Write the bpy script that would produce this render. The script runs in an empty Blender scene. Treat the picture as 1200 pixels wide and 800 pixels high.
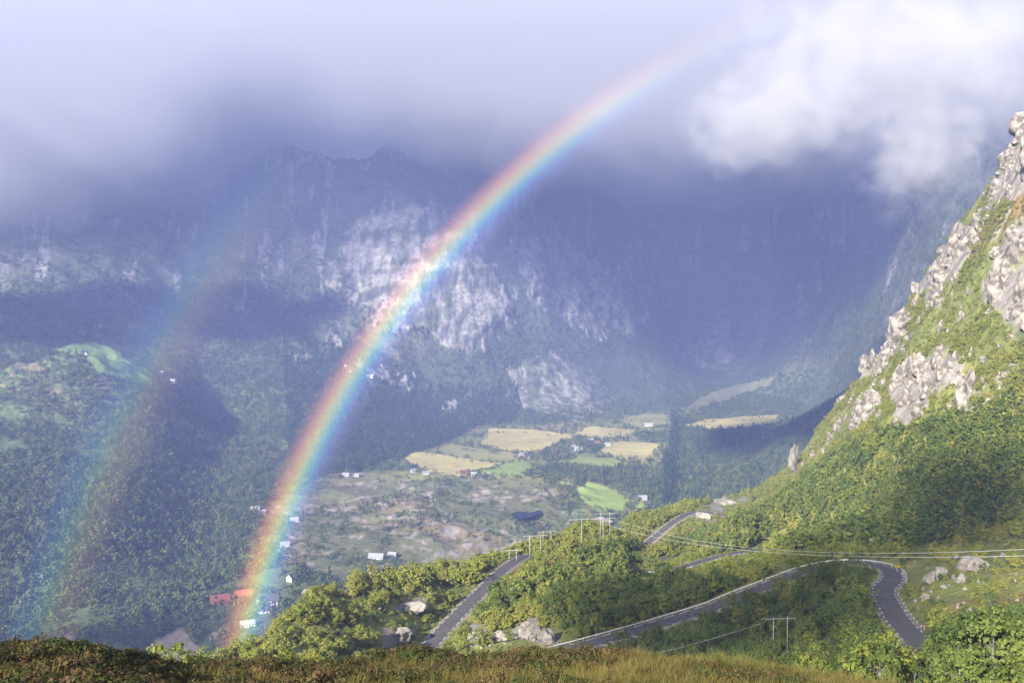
import bpy, bmesh, math, random, time
import numpy as np
from mathutils import Vector, Matrix, Euler
T0 = time.time()
random.seed(7); rng = np.random.default_rng(11)
R = math.radians
sc = bpy.context.scene
COL = sc.collection

# ------------------------------------------------------------------ camera, sky, sun, exposure
F_PX = 1150.0; HOR = 330.0; PITCH = math.atan((400 - HOR) / F_PX)
cam_d = bpy.data.cameras.new('camera'); cam = bpy.data.objects.new('camera', cam_d); COL.objects.link(cam)
cam.location = (0, 0, 0); cam.rotation_euler = (R(90) - PITCH, 0, 0)
cam_d.sensor_width = 36; cam_d.lens = 36 * F_PX / 1200; cam_d.clip_start = 0.2; cam_d.clip_end = 30000
sc.camera = cam
sc.view_settings.view_transform = 'Standard'; sc.view_settings.look = 'None'; sc.view_settings.gamma = 1
sc.view_settings.exposure = 1.9
sc.cycles.use_denoising = True
try: sc.cycles.denoiser = 'OPENIMAGEDENOISE'
except Exception: pass
sc.cycles.max_bounces = 6; sc.cycles.diffuse_bounces = 2; sc.cycles.glossy_bounces = 1; sc.cycles.transmission_bounces = 1
sc.cycles.volume_bounces = 3; sc.cycles.transparent_max_bounces = 8
sc.cycles.volume_step_rate = 1.0; sc.cycles.volume_max_steps = 160
sc.cycles.sample_clamp_indirect = 3.0
sc.cycles.caustics_reflective = False; sc.cycles.caustics_refractive = False

def cam_dir(u, v):
    """direction through photo pixel (u,v) of the 1200x800 photograph"""
    x = (u - 600) / F_PX; yv = (400 - v) / F_PX
    c, s = math.cos(PITCH), math.sin(PITCH)
    return np.array([x, c + yv * s, -s + yv * c])
A = cam_dir(1220, 920); A /= np.linalg.norm(A)          # antisolar direction (axis of the bow)
SUN = -A
SUN_EL = math.asin(SUN[2]); SUN_AZ = math.atan2(SUN[0], SUN[1])
sd = bpy.data.lights.new('sun', 'SUN'); sun = bpy.data.objects.new('sun', sd); COL.objects.link(sun)
sd.energy = 5.0; sd.angle = R(1.0); sd.color = (1.0, 0.93, 0.80)
sun.rotation_euler = Vector(SUN).to_track_quat('Z', 'Y').to_euler()

W_ = bpy.data.worlds.new('World'); sc.world = W_; W_.use_nodes = True
nt = W_.node_tree; nt.nodes.clear()
def N(t, typ, **kw):
    n = t.nodes.new(typ)
    for k, v in kw.items(): setattr(n, k, v)
    return n
out = N(nt, 'ShaderNodeOutputWorld')
sky = N(nt, 'ShaderNodeTexSky', sky_type='NISHITA', sun_disc=False)
sky.sun_elevation = SUN_EL; sky.sun_rotation = SUN_AZ
b1 = N(nt, 'ShaderNodeBackground'); b1.inputs['Strength'].default_value = 0.10
nt.links.new(sky.outputs[0], b1.inputs[0])
tc = N(nt, 'ShaderNodeTexCoord')
mp = N(nt, 'ShaderNodeMapping'); mp.inputs['Scale'].default_value = (1.0, 1.0, 2.2); mp.inputs['Rotation'].default_value = (0, 0, 0.4)
nt.links.new(tc.outputs['Generated'], mp.inputs[0])
nz = N(nt, 'ShaderNodeTexNoise'); nz.inputs['Scale'].default_value = 3.2; nz.inputs['Detail'].default_value = 6; nz.inputs['Roughness'].default_value = 0.55; nz.inputs['Distortion'].default_value = 0.6
nt.links.new(mp.outputs[0], nz.inputs['Vector'])
rp = N(nt, 'ShaderNodeValToRGB')
rp.color_ramp.elements[0].position = 0.30; rp.color_ramp.elements[0].color = (0.100, 0.101, 0.126, 1)
rp.color_ramp.elements[1].position = 0.72; rp.color_ramp.elements[1].color = (0.142, 0.142, 0.168, 1)
nt.links.new(nz.outputs[0], rp.inputs[0])
b2 = N(nt, 'ShaderNodeBackground'); b2.inputs['Strength'].default_value = 1.0
nt.links.new(rp.outputs[0], b2.inputs[0])
mx = N(nt, 'ShaderNodeMixShader'); mx.inputs[0].default_value = 0.85
nt.links.new(b1.outputs[0], mx.inputs[1]); nt.links.new(b2.outputs[0], mx.inputs[2]); nt.links.new(mx.outputs[0], out.inputs[0])

# ------------------------------------------------------------------ helpers
def tag(o, label=None, cat=None, group=None, kind=None):
    if label: o['label'] = label
    if cat: o['category'] = cat
    if group: o['group'] = group
    if kind: o['kind'] = kind
    return o
def W(u, v, d):
    r = cam_dir(u, v); return r * (d / math.hypot(r[0], r[1]))
def at_z(u, v, z):
    r = cam_dir(u, v); return r * (z / r[2])
def to_px(x, y, z):
    c, s = math.cos(PITCH), math.sin(PITCH)
    f = y * c - z * s; up = y * s + z * c
    f = np.where(np.abs(f) < 1e-6, 1e-6, f)
    u = 600 + F_PX * x / f; v = 400 - F_PX * up / f
    return np.where(f > 0, u, -9999), np.where(f > 0, v, -9999)
def hash2(ix, iy, seed):
    h = (ix.astype(np.int64) * 374761393 + iy.astype(np.int64) * 668265263 + seed * 974711) & 0x7fffffff
    h = ((h ^ (h >> 13)) * 1274126177) & 0x7fffffff
    h = h ^ (h >> 16)
    return (h & 0xffff) / 65535.0
def vnoise(x, y, seed=0):
    ix = np.floor(x); iy = np.floor(y); fx = x - ix; fy = y - iy
    fx = fx * fx * fx * (fx * (fx * 6 - 15) + 10); fy = fy * fy * fy * (fy * (fy * 6 - 15) + 10)
    ix = ix.astype(np.int64); iy = iy.astype(np.int64)
    a = hash2(ix, iy, seed); b = hash2(ix + 1, iy, seed); c = hash2(ix, iy + 1, seed); d = hash2(ix + 1, iy + 1, seed)
    return (a + (b - a) * fx) * (1 - fy) + (c + (d - c) * fx) * fy
def fbm(x, y, sc_, octs=4, seed=0, gain=0.5):
    """about -1..1"""
    s = np.zeros_like(x, dtype=float); a = 1.0; t = 0; k = 1.0 / sc_
    for i in range(octs):
        ang = 0.5 + i * 1.1
        xr = (x * math.cos(ang) - y * math.sin(ang)) * k + 17.3 * i; yr = (x * math.sin(ang) + y * math.cos(ang)) * k - 9.1 * i
        s += a * (vnoise(xr, yr, seed + i) * 2 - 1); t += a; a *= gain; k *= 2.03
    return s / t * 1.6
def ridged(x, y, sc_, octs=4, seed=0):
    s = np.zeros_like(x, dtype=float); a = 1.0; t = 0; k = 1.0 / sc_
    for i in range(octs):
        ang = 0.9 + i * 1.3
        xr = (x * math.cos(ang) - y * math.sin(ang)) * k + 7.3 * i; yr = (x * math.sin(ang) + y * math.cos(ang)) * k + 3.1 * i
        s += a * (1 - np.abs(vnoise(xr, yr, seed + i) * 2 - 1)); t += a; a *= 0.5; k *= 2.1
    return s / t
def smooth(e0, e1, x):
    t = np.clip((x - e0) / (e1 - e0), 0, 1); return t * t * (3 - 2 * t)
def inpoly(px, py, poly):
    r = np.zeros(px.shape, bool); n = len(poly); j = n - 1
    for i in range(n):
        xi, yi = poly[i]; xj, yj = poly[j]
        if yi != yj:
            c = ((yi > py) != (yj > py)) & (px < (xj - xi) * (py - yi) / (yj - yi) + xi)
            r ^= c
        j = i
    return r
class TPS:
    def __init__(s, pts, lam=0.0, scale=100.0):
        P = np.array(pts, float); s.sc = scale; s.p = P[:, :2] / scale; n = len(P)
        K = s.phi(s.p, s.p) + lam * np.eye(n)
        Q = np.hstack([np.ones((n, 1)), s.p]); M = np.zeros((n + 3, n + 3))
        M[:n, :n] = K; M[:n, n:] = Q; M[n:, :n] = Q.T
        s.w = np.linalg.solve(M, np.concatenate([P[:, 2], np.zeros(3)]))
    def phi(s, a, b):
        d2 = ((a[:, None, :] - b[None, :, :]) ** 2).sum(-1)
        return 0.5 * d2 * np.log(np.maximum(d2, 1e-12))
    def __call__(s, x, y):
        sh = np.shape(x); q = np.stack([np.ravel(x), np.ravel(y)], 1) / s.sc; o = np.empty(len(q)); n = len(s.p)
        for i in range(0, len(q), 60000):
            c = q[i:i + 60000]
            o[i:i + 60000] = s.phi(c, s.p) @ s.w[:n] + s.w[n] + c @ s.w[n + 1:]
        return o.reshape(sh)

# ------------------------------------------------------------------ roads (photo pixel, horizontal distance)
ROAD_A = [(1100,790,162),(1092,775,175),(1075,750,192),(1055,727,212),(1039,705,240),(1036,690,258),(1046,677,275),(1041,667,292),(1018,661,305),(985,660,312),(950,667,312),(910,682,305),(870,697,297),(830,712,290),(760,735,281),(690,755,273),(640,768,267),(600,785,258),(560,806,247),(525,818,240),(500,806,251),(492,785,270),(498,765,290),(520,738,312),(545,711,335),(570,686,362),(590,667,392),(606,655,418),(618,650,445)]
ROAD_B = [(740,650,560),(765,631,590),(780,618,608),(795,607,628),(808,601,648),(825,600,660),(850,604,655)]
ROAD_C = [(905,640,500),(880,646,478),(855,649,462),(830,656,446),(800,664,428),(770,669,417),(740,668,412)]
ROAD_D = [(815,650,500),(798,652,488),(775,654,478),(752,658,470)]
def catmull(P, per=10):
    P = np.array(P, float); o = []
    Q = np.vstack([2 * P[0] - P[1], P, 2 * P[-1] - P[-2]])
    for i in range(1, len(Q) - 2):
        for t in np.linspace(0, 1, per, endpoint=False):
            a, b, c, d = Q[i - 1:i + 3]
            o.append(0.5 * (2 * b + (c - a) * t + (2 * a - 5 * b + 4 * c - d) * t * t + (3 * b - a - 3 * c + d) * t ** 3))
    o.append(P[-1]); return np.array(o)
def road_path(R_): return catmull([W(*p) for p in R_], 10)
PA, PB, PC, PD = map(road_path, (ROAD_A, ROAD_B, ROAD_C, ROAD_D))
for P in (PA, PB, PC, PD):        # even grade
    z = P[:, 2].copy()
    for _ in range(60): z[1:-1] = 0.25 * z[:-2] + 0.5 * z[1:-1] + 0.25 * z[2:]
    P[:, 2] = z

# ------------------------------------------------------------------ height surfaces
SKYL = [(-500,760,200),(0,800,215),(200,790,225),(295,768,240),(320,745,255),(345,720,275),(370,704,295),(400,688,320),(430,681,345),(480,674,380),(540,664,420),(590,652,445),(620,640,470),(660,628,500),(700,618,540),(740,607,630),(770,600,680),(800,593,720),(830,588,740),(880,575,760),(930,545,770),(960,505,770),(1000,455,760),(1045,400,750),(1075,340,740),(1110,290,730),(1160,220,710),(1200,150,690),(1400,60,650)]
NEAR = SKYL[1:] + [(0,815,120),(0,850,60),(300,815,120),(300,850,60),(600,815,120),(600,850,60),(900,810,120),(900,850,60),(1200,830,60),(1400,830,70),
 (1180,795,130),(1100,803,140),(1200,740,180),(1150,722,205),(1120,700,230),(1190,690,230),(1120,652,300),(1190,655,275),(1060,650,325),(1190,620,330),(1100,630,350),
 (1000,645,345),(1000,620,410),(1100,580,430),(1190,560,400),(1190,500,450),(1100,520,500),(1000,570,530),(900,620,500),(900,600,590),(1050,480,570),(1100,440,570),(1190,430,500),(1190,350,550),(1120,380,600),(1050,430,640),(1190,250,610),(1150,270,660),(1200,180,660),(1400,400,420),(1400,690,200),(1400,200,580),
 (760,640,520),(820,640,530),(850,625,560),(700,650,440),(800,680,370),(740,690,345),(660,690,345),(620,720,310),(700,720,300),(560,745,300),(600,735,307),(900,722,262),(920,772,232),(850,760,245),(950,742,245),(1000,720,245),(980,690,275),(900,662,340),(860,682,320),(450,722,300),(400,740,270),(350,762,240),(500,702,330),(430,770,258),(740,780,250),(850,800,200),(1000,790,170),(200,820,180),
 (950,560,690),(880,590,690),(950,600,520),(800,605,660)]
VAL = [(0,740,950),(0,650,1100),(0,560,1400),(0,480,1700),(0,430,1950),(0,400,2150),(0,330,2500),(0,250,2800),(0,200,3000),(0,130,3300),
 (130,740,940),(130,650,1150),(130,560,1400),(130,480,1700),(130,440,1850),(130,402,2100),(130,380,2300),(130,300,2600),(130,230,2850),(130,160,3150),
 (250,740,940),(250,650,1180),(250,590,1400),(250,530,1750),(250,480,2050),(250,430,2250),(250,370,2500),(250,300,2750),(250,240,2950),(250,170,3200),
 (330,700,1020),(330,640,1190),(330,600,1400),(330,550,1700),(330,500,2000),(330,450,2200),(330,400,2400),(330,350,2600),(330,280,2800),(330,200,3000),(330,150,3150),
 (420,700,1020),(420,600,1400),(420,560,1650),(420,520,1950),(420,480,2200),(420,440,2350),(420,400,2480),(420,350,2600),(420,290,2720),(420,230,2850),(420,180,3000),(430,130,3250),
 (500,640,1220),(500,590,1450),(500,555,1680),(500,500,2200),(500,470,2400),(500,420,2520),(500,380,2600),(500,310,2680),(490,250,2760),(500,215,2950),(500,160,3200),
 (600,640,1230),(600,540,1800),(600,490,2370),(600,460,2550),(600,420,2650),(600,360,2760),(600,300,2880),(600,250,3000),(600,200,3150),(600,140,3400),
 (700,600,1400),(700,540,1800),(700,490,2370),(700,468,2700),(700,430,2900),(700,400,3000),(700,350,3150),(700,280,3300),(700,200,3500),(700,150,3700),
 (800,590,1460),(800,530,1880),(800,490,2370),(800,450,3160),(800,420,3500),(800,380,3700),(800,300,3900),(800,200,4200),
 (900,550,1650),(900,490,2370),(900,450,3100),(900,430,3300),(900,400,3500),(900,300,3800),(900,190,4100),
 (1000,520,1500),(1000,480,2300),(1000,450,2600),(1000,400,2900),(1000,330,3200),(1000,200,3600),(1100,430,1500),(1100,330,2400),(1100,250,2600),(1100,190,2800),
 (1172,214,1200),(1130,265,1200),(1100,330,1250),(1250,150,1250),(1300,100,2000),(1300,60,3000),
 (0,800,850),(300,800,820),(600,800,800),(600,900,600),(0,950,550),(900,640,1200),(900,700,1000),(-300,640,1100),(-300,420,2000),(-300,250,2700),(-300,150,3200),(1600,60,1500)]
tpN = TPS([W(*p) for p in NEAR] + [p for p in PA[5::12]] + [p for p in PB[::12]] + [p for p in PC[::12]] + [p for p in PD[::10]], lam=0.0005)
tpV = TPS([W(*p) for p in VAL], lam=0.002)
sk_az = np.array([math.atan2(*W(*p)[:2]) for p in SKYL]); sk_d = np.array([p[2] for p in SKYL], float)
FGE = [(-300,765),(0,766),(90,762),(150,773),(220,782),(300,776),(420,780),(560,773),(700,771),(800,773),(900,780),(960,790),(1010,801),(1100,826),(1300,850),(1600,860)]
fg_az = np.array([math.atan2(*W(u, v, 1)[:2]) for u, v in FGE]); fg_z = np.array([W(u, v + 5, 1)[2] for u, v in FGE])

RAV = np.array([W(262,455,2150)[:2], W(258,500,1900)[:2], W(238,550,1650)[:2], W(225,600,1370)[:2], W(215,650,1180)[:2]])
def seg_dist(x, y, P):
    best = np.full(x.shape, 1e9)
    for a, b in zip(P[:-1], P[1:]):
        d = b[:2] - a[:2]; L = d @ d + 1e-9
        t = np.clip(((x - a[0]) * d[0] + (y - a[1]) * d[1]) / L, 0, 1)
        best = np.minimum(best, np.hypot(x - a[0] - t * d[0], y - a[1] - t * d[1]))
    return best

def height(x, y, az=None, d=None):
    """returns z, region (0 heath knoll, 1 near hill, 2 valley and mountains)"""
    d = np.hypot(x, y); az = np.clip(np.arctan2(x, y), -1.2, 1.2)
    zV = tpV(x, y)
    zV = np.clip(zV, -345, 700)
    up = smooth(-300, -120, zV)
    near_right = smooth(900, 1500, d)
    zV = zV + up * near_right * (fbm(x, y, 420, 5, 3) * 34 + (ridged(x, y, 260, 5, 9) - 0.55) * 62)
    hum = smooth(1150, 1250, d) * (1 - smooth(1600, 1750, d)) * smooth(-0.25, -0.12, np.arctan2(x, y)) * (1 - smooth(0.06, 0.12, np.arctan2(x, y)))
    zV = zV + (1 - up) * (fbm(x, y, 170, 4, 21) * 3.0) + hum * (ridged(x, y, 110, 4, 5) - .45) * 24
    zV = zV - 20 * np.exp(-(seg_dist(x, y, RAV) / 60.0) ** 2) * smooth(900, 1100, d)
    zV = np.where(np.abs(np.arctan2(x, y)) > 1.25, -420, zV)
    ua_ = 600 + F_PX * np.tan(np.clip(np.arctan2(x, y), -1.2, 1.2))
    zV = np.minimum(zV, 680 - 325 * np.exp(-((ua_ - 398) / 82) ** 4) + fbm(x, y, 120, 4, 19) * 22)
    far_drop = smooth(5200, 6500, d); zV = zV * (1 - far_drop) - 200 * far_drop
    # near hill and right mountainside
    zN = tpN(x, y)
    dk = np.interp(az, sk_az, sk_d)
    over = np.maximum(d - dk, 0)
    amp = smooth(60, 200, d)
    zN = zN + amp * (fbm(x, y, 60, 4, 31) * 1.4 + fbm(x, y, 14, 3, 37) * 0.45) * (1 - 0.5 * smooth(0, 10, over))
    steep = smooth(0.24, 0.34, az) * smooth(430, 560, d)
    zN = zN + steep * ((ridged(x, y, 70, 5, 41) - 0.5) * 16 + fbm(x, y, 25, 4, 43) * 3.0)
    zN = zN - (over ** 2) / (over + 25) * 1.15
    behind = smooth(1.0, 1.2, np.abs(np.arctan2(x, y)))
    zN = np.where(np.abs(np.arctan2(x, y)) > 1.19, -400, zN)
    # heath knoll below the camera
    dc = 36.0
    zc = np.interp(az, fg_az, fg_z) * dc
    t = np.clip(d / dc, 0, 1)
    zF = -1.7 + (zc + 1.7) * t ** 0.97 - np.maximum(d - dc, 0) * 0.62 - 0.2 * np.maximum(d - dc, 0) ** 2 / (np.maximum(d - dc, 0) + 8)
    zF = zF + smooth(4, 14, d) * (fbm(x, y, 6, 3, 51) * 0.25 + fbm(x, y, 1.3, 2, 53) * 0.07)
    zF = np.where(np.abs(np.arctan2(x, y)) > 1.25, -1.7 - 0.30 * d, zF)
    z = np.maximum(np.maximum(zV, zN), zF)
    reg = np.where(zF >= z - 1e-9, 0, np.where(zN >= z - 1e-9, 1, 2))
    return z, reg

# polar sheet centred below the camera, dense where the photograph looks
azs = np.concatenate([np.radians(np.linspace(-180, -60, 28, endpoint=False)), np.radians(np.linspace(-60, -31, 50, endpoint=False)),
                      np.arctan(np.linspace(math.tan(R(-31)), math.tan(R(31)), 820)), np.radians(np.linspace(31.5, 60, 50)), np.radians(np.linspace(64, 180, 28))])
rr = [1.0]
while rr[-1] < 8000:
    r = rr[-1]
    s = 0.05 * r if r < 15 else (0.012 * r if r < 45 else (0.035 * r if r < 140 else (0.0055 * r if r < 420 else (2.6 if r < 800 else (6.0 if r < 4300 else 120)))))
    rr.append(r + s)
rr = np.array(rr); NA, NR = len(azs), len(rr)
AZ, RR = np.meshgrid(azs, rr, indexing='ij')
X = np.sin(AZ) * RR; Y = np.cos(AZ) * RR
Z, REG = height(X, Y)
# road cuts
ROADW = 3.1
for P, half in ((PA, 3.3), (PB, 3.0), (PC, 3.0), (PD, 2.6)):
    bx0, by0 = P[:, :2].min(0) - 14; bx1, by1 = P[:, :2].max(0) + 14
    m = (X > bx0) & (X < bx1) & (Y > by0) & (Y < by1) & (REG < 2)
    xs, ys, zs = X[m], Y[m], Z[m]
    best = np.full(xs.shape, 1e9); zr = np.zeros(xs.shape)
    for a, b in zip(P[:-1], P[1:]):
        dd = b[:2] - a[:2]; L = dd @ dd + 1e-9
        t = np.clip(((xs - a[0]) * dd[0] + (ys - a[1]) * dd[1]) / L, 0, 1)
        q = np.hypot(xs - a[0] - t * dd[0], ys - a[1] - t * dd[1]); w = q < best
        best[w] = q[w]; zr[w] = (a[2] + (b[2] - a[2]) * t)[w]
    k = smooth(half + 1.0, half + 8.0, best)
    Z[m] = (zr - 0.25 - 0.10 * smooth(half, half + 2, best)) * (1 - k) + zs * k
# visibility table
ELV = np.maximum.accumulate(Z / RR, axis=1)
def zat(x, y):
    a = np.arctan2(x, y); d = np.hypot(x, y)
    i = np.clip(np.searchsorted(azs, a) - 1, 0, NA - 2); j = np.clip(np.searchsorted(rr, d) - 1, 0, NR - 2)
    ta = np.clip((a - azs[i]) / (azs[i + 1] - azs[i]), 0, 1); tr = np.clip((d - rr[j]) / (rr[j + 1] - rr[j]), 0, 1)
    return (Z[i, j] * (1 - ta) + Z[i + 1, j] * ta) * (1 - tr) + (Z[i, j + 1] * (1 - ta) + Z[i + 1, j + 1] * ta) * tr
def vis(x, y, ztop, margin=0.0):
    a = np.arctan2(x, y); d = np.hypot(x, y)
    i = np.clip(np.searchsorted(azs, a), 0, NA - 1); j = np.clip(np.searchsorted(rr, d) - 3, 0, NR - 1)
    return (ztop + margin) / d > ELV[i, j]
def hit(u, v, dmin=3, dmax=8000):
    """first terrain point along the ray through a photo pixel"""
    r = cam_dir(u, v); a = math.atan2(r[0], r[1]); e = r[2] / math.hypot(r[0], r[1])
    i = min(max(int(np.searchsorted(azs, a)), 1), NA - 1)
    w = (a - azs[i - 1]) / (azs[i] - azs[i - 1])
    el = (Z[i - 1] * (1 - w) + Z[i] * w) / rr
    k = np.nonzero((el >= e) & (rr > dmin) & (rr < dmax))[0]
    if len(k) == 0: return None
    d = rr[k[0]]
    if k[0] > 0 and el[k[0]] > el[k[0] - 1]:
        d = rr[k[0] - 1] + (rr[k[0]] - rr[k[0] - 1]) * np.clip((e - el[k[0] - 1]) / (el[k[0]] - el[k[0] - 1]), 0, 1)
    h = math.hypot(r[0], r[1]); return r * (d / h)
print('terrain', round(time.time() - T0, 1), NA, NR)

# ------------------------------------------------------------------ ground colours (true surface colours by what grows or lies there)
U, V = to_px(X, Y, Z)
gz_r = np.gradient(Z, axis=1) / np.gradient(RR, axis=1)
n1 = fbm(X, Y, 90, 5, 61); n2 = fbm(X, Y, 14, 4, 67); n3 = fbm(X, Y, 320, 4, 71)
CB = np.zeros((NA, NR, 3))
def lay(mask, col):
    m = np.clip(mask, 0, 1)[..., None]
    CB[:] = CB * (1 - m) + np.array(col) * m
def var(col, n, k): return np.array(col)[None, None] * (1 + k * n[..., None])
CB[:] = var((0.055, 0.075, 0.028), n1, 0.4)                                 # grass and undergrowth
is2 = REG == 2; is1 = REG == 1; is0 = REG == 0
D = RR
# far slopes: dark scrub, heath and grey rock
far = is2 * smooth(1900, 2300, D) * smooth(-310, -230, Z)
lay(far, (0.045, 0.055, 0.030)); lay(far * smooth(0.0, 0.9, n1), (0.075, 0.075, 0.045))
ROCKF = [[(385,300),(410,270),(450,240),(500,235),(540,262),(575,305),(605,365),(580,412),(545,412),(515,396),(470,385),(430,350),(395,330)],
         [(600,285),(640,270),(700,300),(745,345),(770,380),(700,395),(640,360)],
         [(595,425),(640,420),(690,435),(725,470),(690,492),(630,482),(610,460)], [(360,380),(400,384),(420,398),(380,398)],
         [(420,425),(470,445),(460,455),(425,440)], [(520,462),(540,465),(540,478),(525,475)], [(790,400),(850,380),(860,430),(800,420)]]
rk = np.zeros(Z.shape)
jx = fbm(X, Z, 90, 5, 77, .7) * 22; jy = fbm(Y + X, Z, 90, 5, 79, .7) * 18
for p in ROCKF: rk = np.maximum(rk, inpoly(U + jx, V + jy, p) * 1.0)
streak = fbm(U * 6, V * 1.2, 60, 4, 83)
ledge = fbm(U * 0.8, V * 5.0 + U * .8, 60, 5, 84, .65)
lay(rk * is2 * smooth(-0.55, 0.25, 0.6 * streak + 0.55 * ledge + 0.5 * n2), (0.155, 0.147, 0.14)); lay(rk * is2 * smooth(0.25, 0.7, -ledge - .3 * streak), (0.05, 0.055, 0.04))
scree = inpoly(U + jx, V + jy, [(595,425),(640,420),(690,435),(725,470),(690,492),(630,482),(610,460)]) * is2
lay(scree * smooth(-.2, .6, -n2 + .5 * streak), (0.06, 0.07, 0.04))
lay(is2 * smooth(2300, 2600, D) * smooth(0.35, 0.9, streak + 0.5 * n1) * smooth(-150, 0, Z), (0.17, 0.165, 0.16))
# hummocky rocky moor in the valley
hum = is2 * inpoly(U + jx * 1.2, V + jy, [(330,660),(300,600),(380,555),(470,552),(560,562),(640,560),(690,600),(740,625),(640,680),(420,690)])
lay(hum * 1.0, (0.075, 0.080, 0.036)); lay(hum * smooth(0.0, 0.8, n1), (0.12, 0.092, 0.052)); lay(hum * smooth(0.35, 0.7, n2 + 0.5 * n1), (0.25, 0.22, 0.195))
farm_m = is2 * inpoly(U + n2 * 2, V + n1 * 1.5, [(440,563),(475,535),(505,520),(568,496),(640,500),(720,482),(786,480),(785,530),(770,560),(745,604),(690,602),(640,568),(560,560)])
lay(farm_m * 1.0, (0.155, 0.165, 0.055)); lay(farm_m * smooth(0.1, .6, n1), (0.20, 0.17, 0.065))
lef = is2 * inpoly(U + jx, V + jy, [(0,425),(120,430),(200,470),(240,520),(120,500),(0,470)])
lay(lef * smooth(-0.3, 0.7, n2), (0.12, 0.10, 0.055))
pale = is2 * inpoly(U + jx * .4, V + jy * .4, [(160,780),(170,752),(205,738),(232,765),(225,785)]) + is2 * inpoly(U + jx * .4, V + jy * .4, [(240,748),(262,735),(268,740),(245,756)]) + is2 * inpoly(U + jx * .3, V + jy * .3, [(58,752),(75,741),(95,744),(85,756)])
lay(pale * 1.0, (0.30, 0.24, 0.17))
# near hill
lay(is1 * 1.0, (0.100, 0.112, 0.030)); lay(is1 * smooth(0.0, 0.8, n2), (0.135, 0.128, 0.036)); lay(is1 * smooth(0.3, 0.9, n1), (0.13, 0.085, 0.032))
ROCKN = [[(1200,135),(1230,130),(1230,215),(1195,232),(1160,238),(1163,212)], [(1085,318),(1108,290),(1136,268),(1137,300),(1120,335),(1098,362),(1084,345),(1068,358),(1066,325)],
         [(1040,385),(1064,360),(1066,392),(1040,425),(1025,415)], [(978,470),(1005,432),(1040,415),(1045,425),(1012,445),(990,472)], [(1150,345),(1162,292),(1185,262),(1230,240),(1230,390),(1190,385)],
         [(1042,470),(1062,440),(1105,402),(1128,415),(1120,430),(1098,460),(1088,488),(1060,495)], [(980,508),(1020,475),(1032,472),(1030,486),(1000,506)], [(1118,470),(1145,452),(1145,490),(1125,490)],
         [(800,612),(815,598),(850,585),(870,580),(872,590),(840,602),(830,612)], [(1150,155),(1165,180),(1150,200)], [(455,722),(475,705),(498,697),(490,712),(465,726)], [(345,705),(362,684),(378,684),(366,698)], [(396,698),(405,684),(425,686),(420,702)],
         [(446,760),(462,740),(485,738),(478,750),(460,762)], [(540,758),(545,735),(575,742),(612,732),(655,735),(662,752),(640,758),(600,748)], [(690,616),(715,606),(735,608),(715,618)]]
rkn = np.zeros(Z.shape)
jx2 = fbm(X + .6 * Y, Z, 24, 5, 87, .75) * 15; jy2 = fbm(Y - .4 * X, Z, 24, 5, 89, .75) * 14
for p in ROCKN: rkn = np.maximum(rkn, inpoly(U + jx2, V + jy2, p) * 1.0)
ROCKMASK = rkn * is1
crack = ridged(X * 1.0 + Y * .6, Z * 1.6, 26, 5, 191); crk2 = fbm(X + Y, Z * 0.35, 9, 4, 193, .7)
lay(ROCKMASK * smooth(-1.0, -0.5, n2 + 0.5 * crk2), (0.24, 0.222, 0.20)); lay(ROCKMASK * smooth(0.1, 0.8, crk2), (0.16, 0.145, 0.13)); lay(ROCKMASK * smooth(.86, .96, crack), (0.09, 0.085, 0.075)); lay(ROCKMASK * smooth(.55, .8, fbm(X, Z, 30, 4, 195)), (0.08, 0.10, 0.03))
lay(is1 * smooth(0.25, 0.34, AZ) * smooth(420, 520, D) * (1 - rkn) * smooth(0.55, 0.75, n2 + .35 * n1), (0.34, 0.31, 0.27))
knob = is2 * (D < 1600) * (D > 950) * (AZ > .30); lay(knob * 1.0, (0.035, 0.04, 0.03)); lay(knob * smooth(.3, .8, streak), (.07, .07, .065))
# heath
lay(is0 * 1.0, (0.050, 0.048, 0.018)); nh = fbm(X, Y, 3.0, 4, 93); lay(is0 * smooth(0.1, 0.7, nh), (0.085, 0.05, 0.025)); lay(is0 * smooth(0.45, 0.9, fbm(X, Y, 4.0, 3, 95)), (0.06, 0.035, 0.04))
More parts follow.
